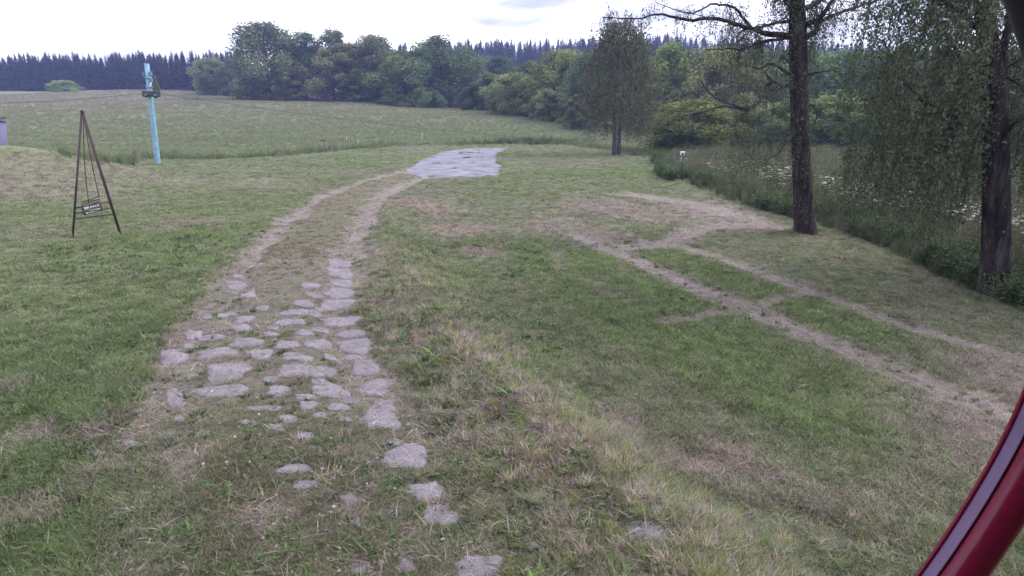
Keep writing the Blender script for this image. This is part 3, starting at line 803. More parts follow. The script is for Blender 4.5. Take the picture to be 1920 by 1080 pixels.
# white umbels in the verge
def umbel_proto(seed):
    g = np.random.default_rng(seed); mb = MB()
    for k in range(3):
        top = np.array([g.uniform(-.2, .2), g.uniform(-.2, .2), g.uniform(.7, 1.0)])
        mb.tube(np.array([[0, 0, 0], top * [.4, .4, .55], top]), [.006, .005, .004], 4, (.10, .15, .05), cap=False)
        for j in range(14):
            a, q = g.uniform(0, 6.28), .075 * math.sqrt(g.uniform()); c = top + np.array([math.cos(a) * q, math.sin(a) * q, .012 - q * .25])
            e = .016; mb.add(c + np.array([[-e, 0, 0], [0, -e, .004], [e, 0, 0], [0, e, .004]]), [[0, 1, 2, 3]], None, (.78, .78, .74))
    return mb
M_UMBEL = leaf_material('white_umbel_flowers', instancer='tint', trans=.25)
umb = proto_collection('umbel', [umbel_proto(300 + k) for k in range(4)], M_UMBEL)
fu, fv = [], []
for u, v, su, sv, n in ((1270, 318, 10, 5, 8), (1355, 325, 18, 8, 12), (1400, 335, 30, 9, 9), (1455, 350, 18, 7, 26), (1540, 362, 25, 7, 16), (1610, 385, 20, 7, 22), (1700, 405, 30, 10, 26), (1800, 430, 50, 10, 34), (1890, 445, 30, 12, 30), (1700, 400, 90, 14, 20)):
    fu.append(rng.normal(u, su, n)); fv.append(rng.normal(v, sv, n))
p = ground(np.concatenate(fu), np.concatenate(fv) + 12)
sv_ = surface(p[:, 0], p[:, 1])['verge'] > .5
p = p[sv_]
scatter('cow_parsley', p[:, 0], p[:, 1], umb, 4, rng.uniform(.8, 1.25, len(p)), np.ones((len(p), 3)) * rng.uniform(.8, 1.05, (len(p), 1)), 'white umbel wildflowers in the tall grass behind the birches', 'wildflowers')
# leafy herbs (nettles, docks) along the lawn side of the verge
def herb_proto(seed):
    g = np.random.default_rng(seed); mb = MB()
    for k in range(7):
        b0 = np.array([g.uniform(-.14, .14), g.uniform(-.14, .14), 0]); top = b0 + np.array([g.uniform(-.12, .12), g.uniform(-.12, .12), g.uniform(.4, .75)])
        mb.tube(np.array([b0, (b0 + top) / 2, top]), [.006, .005, .003], 3, (.7, .8, .6), cap=False)
        n = 16; t = g.uniform(.15, 1, n)[:, None]; a = g.uniform(0, 6.28, n); d = np.stack([np.cos(a), np.sin(a), -.2 + .3 * g.normal(size=n)], 1); d /= np.linalg.norm(d, axis=1)[:, None]
        L_ = g.uniform(.06, .14, n) * (1.2 - .6 * t[:, 0]); nr = np.array([0, 0, 1.0]) + g.normal(0, .4, (n, 3)); nr /= np.linalg.norm(nr, axis=1)[:, None]
        mb.leaves(b0 + (top - b0) * t + d * L_[:, None] * .5, L_, L_ * .55, d, nr, np.ones((n, 3)) * g.uniform(.7, 1.3, (n, 1)))
    return mb
herbs = proto_collection('herb', [herb_proto(320 + k) for k in range(4)], M_GRASS)
t_ = rng.uniform(0, 1, 1700); vp = smooth_line(VERGE, 12); cum = np.concatenate([[0], np.cumsum(np.linalg.norm(np.diff(vp, axis=0), axis=1))])
hx, hy = np.interp(t_ * cum[-1], cum, vp[:, 0]), np.interp(t_ * cum[-1], cum, vp[:, 1])
off = np.abs(rng.normal(0, 1.3, len(hx))) + .05
hx, hy = hx + off * .62, hy + off * .78
kp = (fbm(hx * .5, hy * .5, 3, 7) > -.25) & (np.hypot(hx, hy) < 60) & off_lamp(hx, hy)
hx, hy = hx[kp], hy[kp]
# a few leafy clumps behind the asphalt too
q = ground(rng.normal(1020, 50, 160), rng.normal(268, 2.5, 160)); hx, hy = np.append(hx, q[:, 0]), np.append(hy, q[:, 1])
scatter('leafy_herbs', hx, hy, herbs, 4, rng.uniform(.6, 1.2, len(hx)), np.array([.098, .145, .066]) * rng.uniform(.6, 1.35, (len(hx), 1)), 'dark leafy nettles and herbs along the edge of the tall grass', 'herbs')

# pale chips, dead leaves and crumbs of stone on the track
def chip_proto(seed):
    g = np.random.default_rng(seed); mb = MB(); n = 3
    P = np.stack([g.uniform(-.05, .05, n), g.uniform(-.05, .05, n), g.uniform(.012, .03, n)], 1); a = g.uniform(0, 6.28, n)
    A = np.stack([np.cos(a), np.sin(a), g.uniform(-.25, .25, n)], 1); A /= np.linalg.norm(A, axis=1)[:, None]
    nr = np.array([0, 0, 1.0]) + g.normal(0, .3, (n, 3)); nr /= np.linalg.norm(nr, axis=1)[:, None]; L_ = g.uniform(.015, .042, n)
    mb.leaves(P, L_, L_ * .6, A, nr, np.ones((n, 3)) * g.uniform(.7, 1.2, (n, 1))); return mb
chips = proto_collection('chip', [chip_proto(340 + k) for k in range(5)], M_GRASS)
x, y, r = wedge(15000, 2.6, 26)
s = surface(x, y)
keep = rng.uniform(size=len(x)) < np.clip(.05 + .5 * s['road'] * (1 - sstep(12, 18, y)) + .25 * s['earth'] + .12 * s['lush'] * (x > 0), 0, 1) * (1 - s['verge'])
x, y = x[keep], y[keep]
pick = rng.uniform(size=(len(x), 1))
tint = np.where(pick < .35, np.array([.40, .38, .40]), np.where(pick < .75, np.array([.24, .20, .15]), np.array([.10, .085, .07]))) * rng.uniform(.7, 1.3, (len(x), 1))
scatter('ground_litter', x, y, chips, 5, rng.uniform(.5, 1.2, len(x)), tint, 'pale leaf and stone litter strewn over the track and lawn', 'litter')

# grass growing in the cracks of the asphalt
cx, cy = [], []
for l in ([(800, 306), (850, 307), (900, 306), (930, 309)], [(830, 296), (870, 297), (905, 295)], [(790, 318), (860, 316), (930, 317)], [(770, 326), (850, 333), (935, 330)], [(850, 288), (920, 286)], [(935, 285), (929, 300), (938, 320)]):
    pl = gline(l); t_ = rng.uniform(0, 1, 110) * (len(pl) - 1)
    cx.append(np.interp(t_, np.arange(len(pl)), pl[:, 0]) + rng.normal(0, .10, 110)); cy.append(np.interp(t_, np.arange(len(pl)), pl[:, 1]) + rng.normal(0, .12, 110))
cx, cy = np.concatenate(cx), np.concatenate(cy); kp = fbm(cx * 1.3, cy * 1.3, 3, 77) > .35
cx, cy = cx[kp], cy[kp]
scatter('crack_grass', cx, cy, tufts_lawn, 5, rng.uniform(1.0, 2.2, len(cx)), np.array([.10, .125, .06]) * rng.uniform(.6, 1.3, (len(cx), 1)), 'thin grass growing in cracks and along edges of the asphalt', 'grass')
# unseen house added behind the lens for shade: it keeps half the sky off the yard in front of it
mb = MB(); mb.box((-2.0, -1.15, 2.9), (11.0, 1.0, 6.6)); house = link('unseen_house_wall', mb.mesh('unseen_house_wall', solid('brown_plank_wall', (.10, .07, .05), .85, var=.35, scale=3, stretch=(1, 1, 8))), kind='structure')
mb = MB(); mb.add(np.array([[-8.2, .25, 5.7], [4.2, .25, 5.7], [4.2, -4.5, 9.2], [-8.2, -4.5, 9.2], [-8.2, .25, 5.85], [4.2, .25, 5.85], [4.2, -4.5, 9.35], [-8.2, -4.5, 9.35]]), [[0, 3, 2, 1], [4, 5, 6, 7], [0, 1, 5, 4], [1, 2, 6, 5], [2, 3, 7, 6], [3, 0, 4, 7]])
link('unseen_roof', mb.mesh('unseen_roof', solid('dark_red_sheet_roof', (.10, .02, .025), .5, var=.2)), house)
# ------------------------------------------------------------------ far trees
GREEN_A = np.array([.122, .158, .066])

def broadleaf(seed, H=16.0, W=5.0, low=.12, blobs=34, leaf=.42, nleaf=5200, airy=.35, lean=0.0, top=.75):
    nleaf, leaf, low = int(nleaf * 2.3), leaf * 1.15, low * .6
    """crown and trunk meshes of one tree, about H tall and 2W wide, base at the origin"""
    g = np.random.default_rng(seed)
    tr, cr = MB(), MB()
    tp = np.array([[0, 0, -.3], [g.uniform(-.15, .15), g.uniform(-.15, .15), H * .25], [lean * .4 + g.uniform(-.3, .3), g.uniform(-.3, .3), H * .55], [lean, g.uniform(-.4, .4), H * .86]])
    tr.tube(smooth_line(tp, 4), np.linspace(H * .021, H * .004, 13), 7, (1, 1, 1), wob=.1, seed=seed)
    axis = lambda z: np.array([np.interp(z, tp[:, 2], tp[:, 0]), np.interp(z, tp[:, 2], tp[:, 1]), z])
    cen, rad, tone = [], [], []
    for k in range(blobs):
        f = (k + .5) / blobs
        z = H * (low + (1 - low) * (1 - (1 - f) ** 1.1) * .97)
        prof = math.sin(math.pi * min(1, max(.02, ((z / H - low) / (1 - low)) ** top * .88 + .12))) ** .55
        a = k * 2.399 + g.uniform(-.5, .5)
        q = W * prof * g.uniform(.35, 1.0)
        c = axis(min(z, H * .9)) * [1, 1, 0] + np.array([math.cos(a) * q, math.sin(a) * q, z])
        br = W * g.uniform(.17, .34) * (.6 + .4 * prof)
        c[2] = min(c[2], H - br * .6)
        cen.append(c); rad.append(br); tone.append(g.uniform(.6, 1.4))
        s0 = axis(max(H * .1, z - q * .75 - H * .03))
        mid = (s0 + c) / 2 + np.array([0, 0, -.12 * q]) + g.normal(0, .15, 3)
        tr.tube(smooth_line(np.array([s0, mid, c]), 3), np.linspace(H * .0065, H * .0012, 7), 4, (1, 1, 1), cap=False)
    cen, rad, tone = np.array(cen), np.array(rad), np.array(tone)
    pr = rad ** 2 / (rad ** 2).sum()
    which = g.choice(len(cen), nleaf, p=pr)
    d = rand_unit(nleaf, g); d[:, 2] = d[:, 2] * .8 + .12
    rr_ = rad[which] * (g.uniform(0, 1, nleaf) ** .42) * (1 + airy * np.maximum(0, g.normal(0, .5, nleaf)))
    P = cen[which] + d * rr_[:, None] * [1, 1, 1.2]
    P[:, 2] = np.maximum(P[:, 2], .15)
    nrm = rand_unit(nleaf, g) * 1.0 + d * .7; nrm /= np.linalg.norm(nrm, axis=1)[:, None]
    A = np.cross(nrm, rand_unit(nleaf, g)); A /= np.linalg.norm(A, axis=1)[:, None]
    L = leaf * g.uniform(.55, 1.35, nleaf)
    c = GREEN_A * (tone[which] * g.uniform(.7, 1.35, nleaf))[:, None] * g.uniform(.9, 1.12, (nleaf, 3))
    cr.leaves(P, L, L * .7, A, nrm, c)
    return tr.mesh('trunk', M_BARK, True), cr.mesh('crown', M_LEAF)

def spruce(seed, H=20.0, W=2.9, whorls=34, leaf=1.0):
    g = np.random.default_rng(seed); mb = MB()
    mb.tube(np.array([[0, 0, -.3], [0, 0, H * .5], [0, 0, H * .98]]), [H * .011, H * .007, .03], 5, (.03, .026, .022))
    P, A, Nn, L, Wd, C = [], [], [], [], [], []
    for k in range(whorls):
        f = (k / whorls) ** .9
        z = H * (.06 + .92 * f); R = W * (1 - f) ** .8 * g.uniform(.8, 1.15) + .12
        nb = int(11 - 5 * f)
        for b in range(nb):
            a = g.uniform(0, 6.283); dr = np.array([math.cos(a), math.sin(a), 0]); Rb = R * g.uniform(.7, 1.1)
            for t in (.35, .7, 1.0):
                P.append(dr * Rb * t + [0, 0, z - Rb * .38 * t + g.uniform(-.12, .12)])
                A.append(dr + [0, 0, -.45 + g.uniform(-.2, .2)]); nn = np.array([g.uniform(-.5, .5), g.uniform(-.5, .5), 1.0]); Nn.append(nn)
                L.append((.55 + Rb * .5) * g.uniform(.8, 1.2)); Wd.append((.4 + Rb * .28) * g.uniform(.8, 1.2))
                s_ = g.uniform(.65, 1.3); C.append([.028 * s_, .042 * s_, .026 * s_])
    A = np.array(A); A /= np.linalg.norm(A, axis=1)[:, None]; Nn = np.array(Nn); Nn /= np.linalg.norm(Nn, axis=1)[:, None]
    mb.leaves(np.array(P), np.array(L), np.array(Wd), A, Nn, np.array(C))
    # leader
    mb.leaves(np.array([[0, 0, H * .985], [0, 0, H * .985]]), [H * .07] * 2, [.22] * 2, np.array([[0, 0, 1.], [0, 0, 1.]]), np.array([[1., 0, 0], [0, 1., 0]]), np.full((2, 3), .032))
    return mb.mesh('spruce', M_LEAF)

SPR = [spruce(400 + k, 20.0, 3.3 + .3 * (k % 3)) for k in range(5)]
# left spruce wood: the front trees one by one, the mass behind as one
tops = [(-40, 104), (-22, 108), (-6, 104), (8, 110), (20, 108), (30, 100), (41, 110), (50, 108), (58, 99), (66, 97), (76, 108), (84, 104), (95, 102), (104, 110), (112, 106), (122, 108), (131, 102), (140, 112), (150, 108), (160, 112), (167, 103), (178, 106),
        (189, 100), (198, 108), (208, 104), (218, 106), (230, 99), (243, 104), (252, 108), (260, 98), (271, 92), (278, 95), (290, 99), (299, 100), (309, 98), (318, 104), (328, 103), (337, 102), (351, 94), (360, 106), (369, 102), (380, 106), (394, 100), (404, 104), (418, 104), (432, 106), (446, 108)]
LAB_SPR = 'slender dark spruce in the straight-topped spruce wood left beyond the meadow'
for k, (u, tv) in enumerate(tops):
    Y = 232 - max(0, u - 200) * .10 + rng.uniform(0, 14)
    b = at(u, 172, Y); b[2] = height(b[0:1], b[1:2])[0]
    ztop = at(u, tv, Y)[2]
    o = link('spruce_tree', SPR[k % 5], None, Vector(b), label=LAB_SPR, category='tree', group='spruces of the left wood')
    sc_ = (ztop - b[2]) / 20.0 / .99
    o.scale = (sc_ * rng.uniform(.9, 1.15), sc_ * rng.uniform(.9, 1.15), sc_); o.rotation_euler.z = rng.uniform(0, 6.28)
    o.color = (*(np.array([1, 1, 1]) * rng.uniform(.6, 1.5)), 1)
# hill ridge spruces, one by one along the skyline
ridge = []
xs = np.arange(860, 1640, 8.2)
sky_u = [860, 880, 920, 960, 1000, 1020, 1050, 1100, 1150, 1200, 1260, 1300, 1360, 1420, 1500, 1560, 1640]
sky_v = [80, 84, 86, 90, 96, 98, 90, 82, 80, 84, 82, 84, 88, 92, 104, 112, 120]
LAB_RID = 'small bluish spruce on the distant hill skyline between the birches and the wood'
for k, u in enumerate(xs):
    u = u + rng.uniform(-3, 3); tv = np.interp(u, sky_u, sky_v) + rng.uniform(-3.5, 4)
    Y = 425 + rng.uniform(-12, 12)
    p_ = at(u, tv, Y); zb = height(p_[0:1], p_[1:2])[0]
    hh = max(14.0, p_[2] - zb)
    o = link('ridge_spruce', SPR[(k * 2) % 5], None, Vector((p_[0], p_[1], p_[2] - hh)), label=LAB_RID, category='tree', group='spruces on the hill skyline')
    q = hh / 20.0; o.scale = (min(q, 1.5), min(q, 1.5), q); o.rotation_euler.z = rng.uniform(0, 6.28)
# the mass of forest behind and below: one object
c_spr = bpy.data.collections.new('forest_spruces')
for me in SPR:
    c_spr.objects.link(bpy.data.objects.new('forest_spruce', me))
M_SPR_I = None
fx, fy, fs = [], [], []
for n_, u0, u1, Y0, Y1, dz, sc0 in ((420, -120, 470, 238, 300, 0, .66), (900, 830, 2050, 290, 470, 0, .92), (200, 520, 900, 250, 420, 0, .85)):
    Y = rng.uniform(Y0, Y1, n_); u = rng.uniform(u0, u1, n_)
    p_ = at(u, np.full(n_, 200.), Y); fx.append(p_[:, 0]); fy.append(p_[:, 1]); fs.append(rng.uniform(.8, 1.05, n_) * sc0)
fx, fy, fs = map(np.concatenate, (fx, fy, fs))
scatter('spruce_forest', fx, fy, c_spr, 5, fs, np.ones((len(fx), 3)), 'dense dark spruce forest covering the far hill and the wood interior', 'forest', tilt=.01)

# deciduous trees along the far edge of the meadow and beyond the verge on the right
BL = {}
def bl(kind):
    if kind not in BL:
        BL[kind] = dict(
            dense=lambda: broadleaf(501, 18, 8.6, .03, 90, .44, 8600, .25, top=.62),
            tall=lambda: broadleaf(502, 18, 6.2, .08, 64, .42, 6200, .35, top=.8),
            open=lambda: broadleaf(503, 17, 7.4, .22, 46, .40, 5600, .4, .6),
            round=lambda: broadleaf(504, 11, 5.6, .04, 56, .36, 5600, .2, top=.7),
            airy=lambda: broadleaf(505, 19, 5.6, .20, 44, .42, 4600, .5, -.5),
            shrub=lambda: broadleaf(506, 6, 3.4, .02, 36, .28, 3800, .25, top=.55),
            broad=lambda: broadleaf(507, 15, 7.4, .05, 70, .42, 7000, .3, top=.7),
            young=lambda: broadleaf(508, 14, 4.2, .03, 48, .36, 5000, .35, top=.6))[kind]()
    return BL[kind]
def far_tree(u, top_v, base_v, Y, kind, width, tint, label, group=None, name='deciduous_tree', parts=True):
    """a tree whose base stands on the terrain at distance Y under pixel column u"""
    p_ = at(u, base_v, Y); zb = height(p_[0:1], p_[1:2])[0]
    ztop = at(u, top_v, Y)[2]
    tr, cr = bl(kind)
    H0 = dict(dense=18, tall=18, open=17, round=11, airy=19, shrub=6, broad=15, young=14)[kind]
    W0 = dict(dense=8.6, tall=6.2, open=7.4, round=5.6, airy=5.6, shrub=3.4, broad=7.4, young=4.2)[kind]
    q = max(.5, ztop - zb) / H0
    wx = width * 1.32 / F_PX * Y * .5 / W0
    o = empty(name, (p_[0], p_[1], zb), label, 'shrub' if 'shrub' in name or 'bush' in name else 'tree', group)
    o.scale = (wx, wx, q); o.rotation_euler.z = rng.uniform(0, 6.28)
    t_ = link('trunk', tr, o)
    k_ = 1.3 if u > 1200 else 1.1  # right-hand crowns tinted paler, standing in for haze
    c_ = link('crown', cr, o); c_.color = (tint[0] * k_ * rng.uniform(.85, 1.15), tint[1] * k_, tint[2] * k_ * rng.uniform(.85, 1.2), 1)
    return o
G1, G2, G3, G4, G5 = (1, 1, 1), (.9, .98, .98), (1.15, 1.1, 1.0), (1.3, 1.18, .95), (.78, .85, .85)
GRP = 'deciduous trees along the far meadow edge'
for a in [
    (405, 108, 178, 186, 'round', 70, (1.25, 1.3, 1.5), 'pale rounded tree in front of the spruces left of the tallest tree'),
    (120, 151, 170, 218, 'shrub', 44, (1.8, 1.9, 1.3), 'small light green bush before the left spruce wood', None, 'field_bush'),
    (440, 112, 181, 182, 'young', 40, G2, 'narrow tree wedged beside the pale rounded tree'),
    (508, 47, 187, 165, 'dense', 120, G1, 'tallest dense dark green tree standing left in the deciduous row'),
    (575, 62, 189, 168, 'airy', 70, G2, 'thin-topped tree close behind the tallest dense tree'),
    (556, 115, 189, 158, 'young', 60, G3, 'lower leafy tree at the right foot of the tallest tree'),
    (628, 58, 192, 168, 'airy', 76, G5, 'dark open-crowned tree with a knotted top right of the tallest'),
    (648, 82, 193, 156, 'tall', 100, (1.15, 1.05, 1.25), 'greyish haze-green tree before the dark open-crowned one'),
    (706, 70, 196, 160, 'dense', 92, G1, 'full green tree with bumpy top in the middle of the row'),
    (678, 130, 195, 150, 'young', 60, G5, 'short dark tree filling the gap under bumpy top'),
    (762, 98, 199, 150, 'round', 110, G4, 'yellowish rounded tree left of the tree with a clear trunk'),
    (832, 72, 204, 148, 'open', 120, (1.0, 1.0, 1.1), 'tall tree with clear trunk and spreading flat crown'),
    (800, 165, 203, 140, 'shrub', 60, G3, 'leafy bush under the flat-crowned tree', None, 'meadow_bush'),
    (738, 178, 198, 143, 'shrub', 46, G4, 'yellow-green bush under the rounded tree', None, 'meadow_bush'),
    (886, 156, 209, 131, 'shrub', 44, (.5, .6, .7), 'very dark compact round bush at the meadow edge', None, 'meadow_bush'),
    (868, 105, 207, 150, 'broad', 90, G2, 'bluish leafy tree right of the flat-crowned tree'),
    (918, 140, 212, 134, 'young', 60, G1, 'slim dark tree behind the pale rounded bush tree'),
    (965, 138, 218, 120, 'round', 90, (1.45, 1.45, 1.4), 'pale rounded bushy tree halfway to the birch'),
    (1000, 116, 225, 126, 'tall', 80, G5, 'dark tree between the two pale rounded trees'),
    (1028, 168, 230, 108, 'round', 64, (1.25, 1.3, 1.1), 'small pale rounded tree low at the field edge'),
    (1052, 96, 235, 118, 'broad', 120, G4, 'wide yellow-green crown just left of the mid birch'),
    (1083, 178, 244, 94, 'young', 46, G1, 'low dark tree touching the left side of the mid birch'),
    (935, 108, 214, 160, 'broad', 90, G5, 'dim blue-green tree behind the pale rounded one'),
    (1110, 100, 246, 104, 'tall', 90, G5, 'dark tree hidden behind the mid birch'),
    (1250, 84, 274, 92, 'tall', 110, G4, 'yellowish tall tree right behind the mid birch'),
    (1215, 108, 268, 96, 'broad', 90, G1, 'green crown filling behind the right side of mid birch'),
    (1330, 92, 280, 88, 'broad', 140, (1.2, 1.15, 1.05), 'broad olive tree behind the bare-limbed birch on its left'),
    (1290, 190, 292, 60, 'round', 140, (.95, .95, .8), 'broad olive bush behind the lamp post', None, 'hedge_bush'),
    (1270, 232, 292, 58, 'shrub', 70, (.6, .65, .65), 'near-black low bush just behind the lamp post', None, 'hedge_bush'),
    (1385, 200, 285, 66, 'round', 120, (.8, .85, .85), 'dark bluish bush right of the olive bush', None, 'hedge_bush'),
    (1410, 98, 284, 92, 'dense', 130, G2, 'dark tree seen through the bare limbs left of the birch trunk'),
    (1470, 190, 288, 68, 'round', 130, (.85, .9, .8), 'dark bush just left of the bare-limbed birch trunk', None, 'hedge_bush'),
    (1490, 96, 286, 96, 'broad', 140, G2, 'dark tree directly behind the bare-limbed birch trunk'),
    (1570, 100, 290, 88, 'dense', 140, G2, 'dark tree between the two big birches, left one'),
    (1560, 180, 294, 64, 'round', 150, (.85, .9, .8), 'dark bush between the two big birches', None, 'hedge_bush'),
    (1650, 96, 294, 84, 'broad', 130, G2, 'dark tree between the two big birches, right one'),
    (1680, 190, 298, 60, 'round', 150, (.85, .9, .8), 'dark bush behind the hanging birch curtain', None, 'hedge_bush'),
    (1750, 100, 298, 78, 'dense', 130, G5, 'dark tree behind the hanging birch curtain'),
    (1800, 235, 300, 56, 'round', 140, (.6, .65, .6), 'dark bush left of the rightmost trunk', None, 'hedge_bush'),
    (1850, 100, 300, 74, 'broad', 140, G5, 'dark tree behind the rightmost trunk'),
    (1930, 230, 300, 54, 'round', 140, (.6, .65, .6), 'dark bush at the right picture edge', None, 'hedge_bush'),
    (1950, 130, 300, 70, 'dense', 130, G5, 'dark tree at the right picture edge')]:
    far_tree(*a[:7], a[7], GRP if a[0] < 1130 else 'trees and bushes behind the verge', *( [a[9]] if len(a) > 9 else []))

# ------------------------------------------------------------------ birches
def birch_col(n, g, base=(.070, .090, .051)):
    return np.array(base) * g.uniform(.55, 1.5, (n, 1)) * g.uniform(.9, 1.12, (n, 3))

def strands(tw, lf, starts, lens, g, leaf, per_m, zmin, sway=.25, r0=.0035, basecol=(.086, .108, .062), fold=.75, clear=None):
    """drooping twigs hung with leaves"""
    for s_, Ls in zip(starts, lens):
        Ls = min(Ls, max(.3, s_[2] - zmin))
        d = g.uniform(0, 6.283); out = np.array([math.cos(d), math.sin(d), 0])
        t = np.linspace(0, 1, 6)[:, None]
        path = s_ + out * Ls * sway * np.sqrt(t) * g.uniform(.3, 1) + np.array([0, 0, -Ls]) * t ** 1.15 + g.normal(0, .03, (6, 3)) * t
        tw.tube(path, np.linspace(r0, r0 * .4, 6), 3, (.6, .55, .55), cap=False)
        n = max(2, int(Ls * per_m))
        tt = g.uniform(.08, 1, n); P = np.stack([np.interp(tt, t[:, 0], path[:, k]) for k in range(3)], 1) + g.normal(0, leaf * fold, (n, 3)) * [1, 1, .5]
        if clear is not None:                                     # leaves keep off the near side of the trunk
            bb, ry, hw = clear; dq = P[:, :2] - bb[:2]
            P = P[~((np.abs(dq[:, 0] * ry[1] - dq[:, 1] * ry[0]) < hw) & (dq @ ry < .2) & (g.uniform(size=n) < .93))]; n = len(P)
            if n == 0: continue
        A = np.array([0, 0, -1.0]) + g.normal(0, .55, (n, 3)); A /= np.linalg.norm(A, axis=1)[:, None]
        L = leaf * g.uniform(.6, 1.25, n)
        lf.leaves(P, L, L * .72, A, rand_unit(n, g), birch_col(n, g, basecol) * g.uniform(.8, 1.2))

def limb_path(pts, Y, dY):
    a = np.array(pts, float); n = len(a)
    return smooth_line(at(a[:, 0], a[:, 1], Y + np.linspace(0, dY, n)), 6)

def wiggle(p, g, amp):
    n = len(p); w = np.cumsum(g.normal(0, amp, (n, 3)), 0); w -= np.linspace(0, 1, n)[:, None] * w[-1]
    return p + w * np.sin(np.linspace(0, np.pi, n))[:, None]

def side_twigs(tw, p, r, g, count, ln, starts=None, gen=1, up=.1):
    """short crooked twigs off a limb; returns their ends"""
    ends = []
    for k in range(count):
        i = g.integers(max(1, len(p) // 5), len(p)); s_ = p[i]
        d = rand_unit(1, g)[0] * [1, 1, .6] + [0, 0, up]; d /= np.linalg.norm(d)
        Lk = ln * g.uniform(.4, 1.2); e = s_ + d * Lk
        q = wiggle(np.linspace(s_, e, 6) - np.array([0, 0, 1]) * (np.linspace(0, 1, 6) ** 2 * Lk * .25)[:, None], g, Lk * .05)
        rk = max(.004, r[i] * .35) if np.ndim(r) else .008
        tw.tube(q, np.linspace(rk, .003, 6), 4, (1, 1, 1), cap=False)
        ends.append(q)
        if gen > 0:
            ends += side_twigs(tw, q, np.linspace(rk, .003, 6), g, 2, ln * .55, gen=gen - 1, up=up)
    return ends

def make_birch(name, label, base_uv, trunk, limbs, dead, seed, strand_fn):
    g = np.random.default_rng(seed)
    b = ground([base_uv[0]], [base_uv[1]])[0]; Y = b[1]
    root = empty(name, b, label, 'tree', 'big birches at the lawn edge')
    inv = -b
    mt, ml, md, mtw, mlf = MB(), MB(), MB(), MB(), MB()
    tp = np.array([[u, v] for u, v, w in trunk], float); tw_ = np.array([w for _, _, w in trunk], float)
    P = at(tp[:, 0], tp[:, 1], np.full(len(tp), Y)); P[0, 2] = b[2] - .15
    path = smooth_line(P, 8)
    rad = np.interp(np.linspace(0, len(tw_) - 1, len(path)), np.arange(len(tw_)), tw_) / 2 / F_PX * (P[0, 1] * CP - (P[0, 2] - CAM_H) * SP)
    rad[:6] *= np.linspace(1.12, 1.0, 6)
    mt.tube(path + inv, rad, 18, (1, 1, 1), wob=.06, seed=seed)
    all_paths = []
    for pts, dY, w0, w1 in limbs:
        ml = MB()
        p = wiggle(limb_path(pts, Y, dY), g, .025)
        r = np.linspace(w0, w1, len(p)) / 2 / F_PX * Y * .74
        ml.tube(p + inv, r, 8, (1, 1, 1), wob=.08, seed=seed + len(all_paths))
        e = side_twigs(ml, p + inv, r, g, 14, .95)
        all_paths.append(p); all_paths += [q - inv for q in e]
        link('limb', ml.mesh('limb', M_BARK, True), root)
    for pts, dY, w0, w1 in dead:
        md = MB()
        p = wiggle(limb_path(pts, Y, dY), g, .02)
        r = np.linspace(w0, w1, len(p)) / 2 / F_PX * Y * 1.05
        md.tube(p + inv, r, 7, (1, 1, 1), wob=.08, seed=seed + 77)
        side_twigs(md, p + inv, r, g, 7, .6, up=-.05)
        link('dead_limb', md.mesh('dead_limb', M_TWIG, True), root, label='bare crooked dead branch')
    strand_fn(g, path, rad, all_paths, mtw, mlf, b, Y)
    link('trunk', mt.mesh('trunk', M_BARK, True), root)
    # strands are built in world coordinates
    for nm, mb, mt_ in (('twigs', mtw, M_BARK), ('crown', mlf, M_LEAF)):
        for v in mb.v: v += inv
        link(nm, mb.mesh(nm, mt_), root)
    return root

def strands_bare(g, path, rad, paths, tw, lf, b, Y):
    st, ln = [], []
    for p in paths:                                               # sparse hanging twigs off the limbs
        for k in range(3):
            st.append(p[g.integers(len(p) // 3, len(p))]); ln.append(g.uniform(.25, 1.0))
    strands(tw, lf, st, ln, g, .062, 13, b[2] + 1.8)
    st, ln = [], []
    for k in range(330):                                          # leafy shoots down the trunk
        i = g.integers(5, len(path) - 6); a = g.uniform(0, 6.28)
        st.append(path[i] + np.array([math.cos(a), math.sin(a), 0]) * (rad[i] + g.uniform(0, .22))); ln.append(g.uniform(.2, .7))
    strands(tw, lf, st, ln, g, .06, 24, b[2] + .55)
    st, ln = [], []
    for k in range(420):                                          # curtains on the left and high in the crown
        q = 3.3 * math.sqrt(g.uniform(.03, 1)); a = g.uniform(0, 6.28); top = b[2] + g.uniform(4.4, 9.5)
        st.append(b * [1, 1, 0] + np.array([math.cos(a) * q - .6, math.sin(a) * q, top])); ln.append(g.uniform(.5, 1.9))
    st = [s_ for s_ in st if (s_[2] > b[2] + 6.9 and g.uniform() < .5) or g.uniform() < .4]
    strands(tw, lf, st, ln, g, .06, 15, b[2] + 2.4)
    st, ln = [], []
    for k in range(430):                                          # light curtain hanging to the left of the trunk
        q = g.uniform(.3, 2.9); st.append(b * [1, 1, 0] + np.array([-q, g.uniform(-1.4, 1.4), b[2] + g.uniform(3.0, 5.8) - .25 * q])); ln.append(g.uniform(.4, 1.5))
    cl = fbm(np.array([s_[0] * 1.2 for s_ in st]), np.array([s_[2] * .9 for s_ in st]), 3, 25)
    st = [s_ for s_, k in zip(st, cl) if k > -.1]
    strands(tw, lf, st, ln, g, .06, 17, b[2] + 2.0)

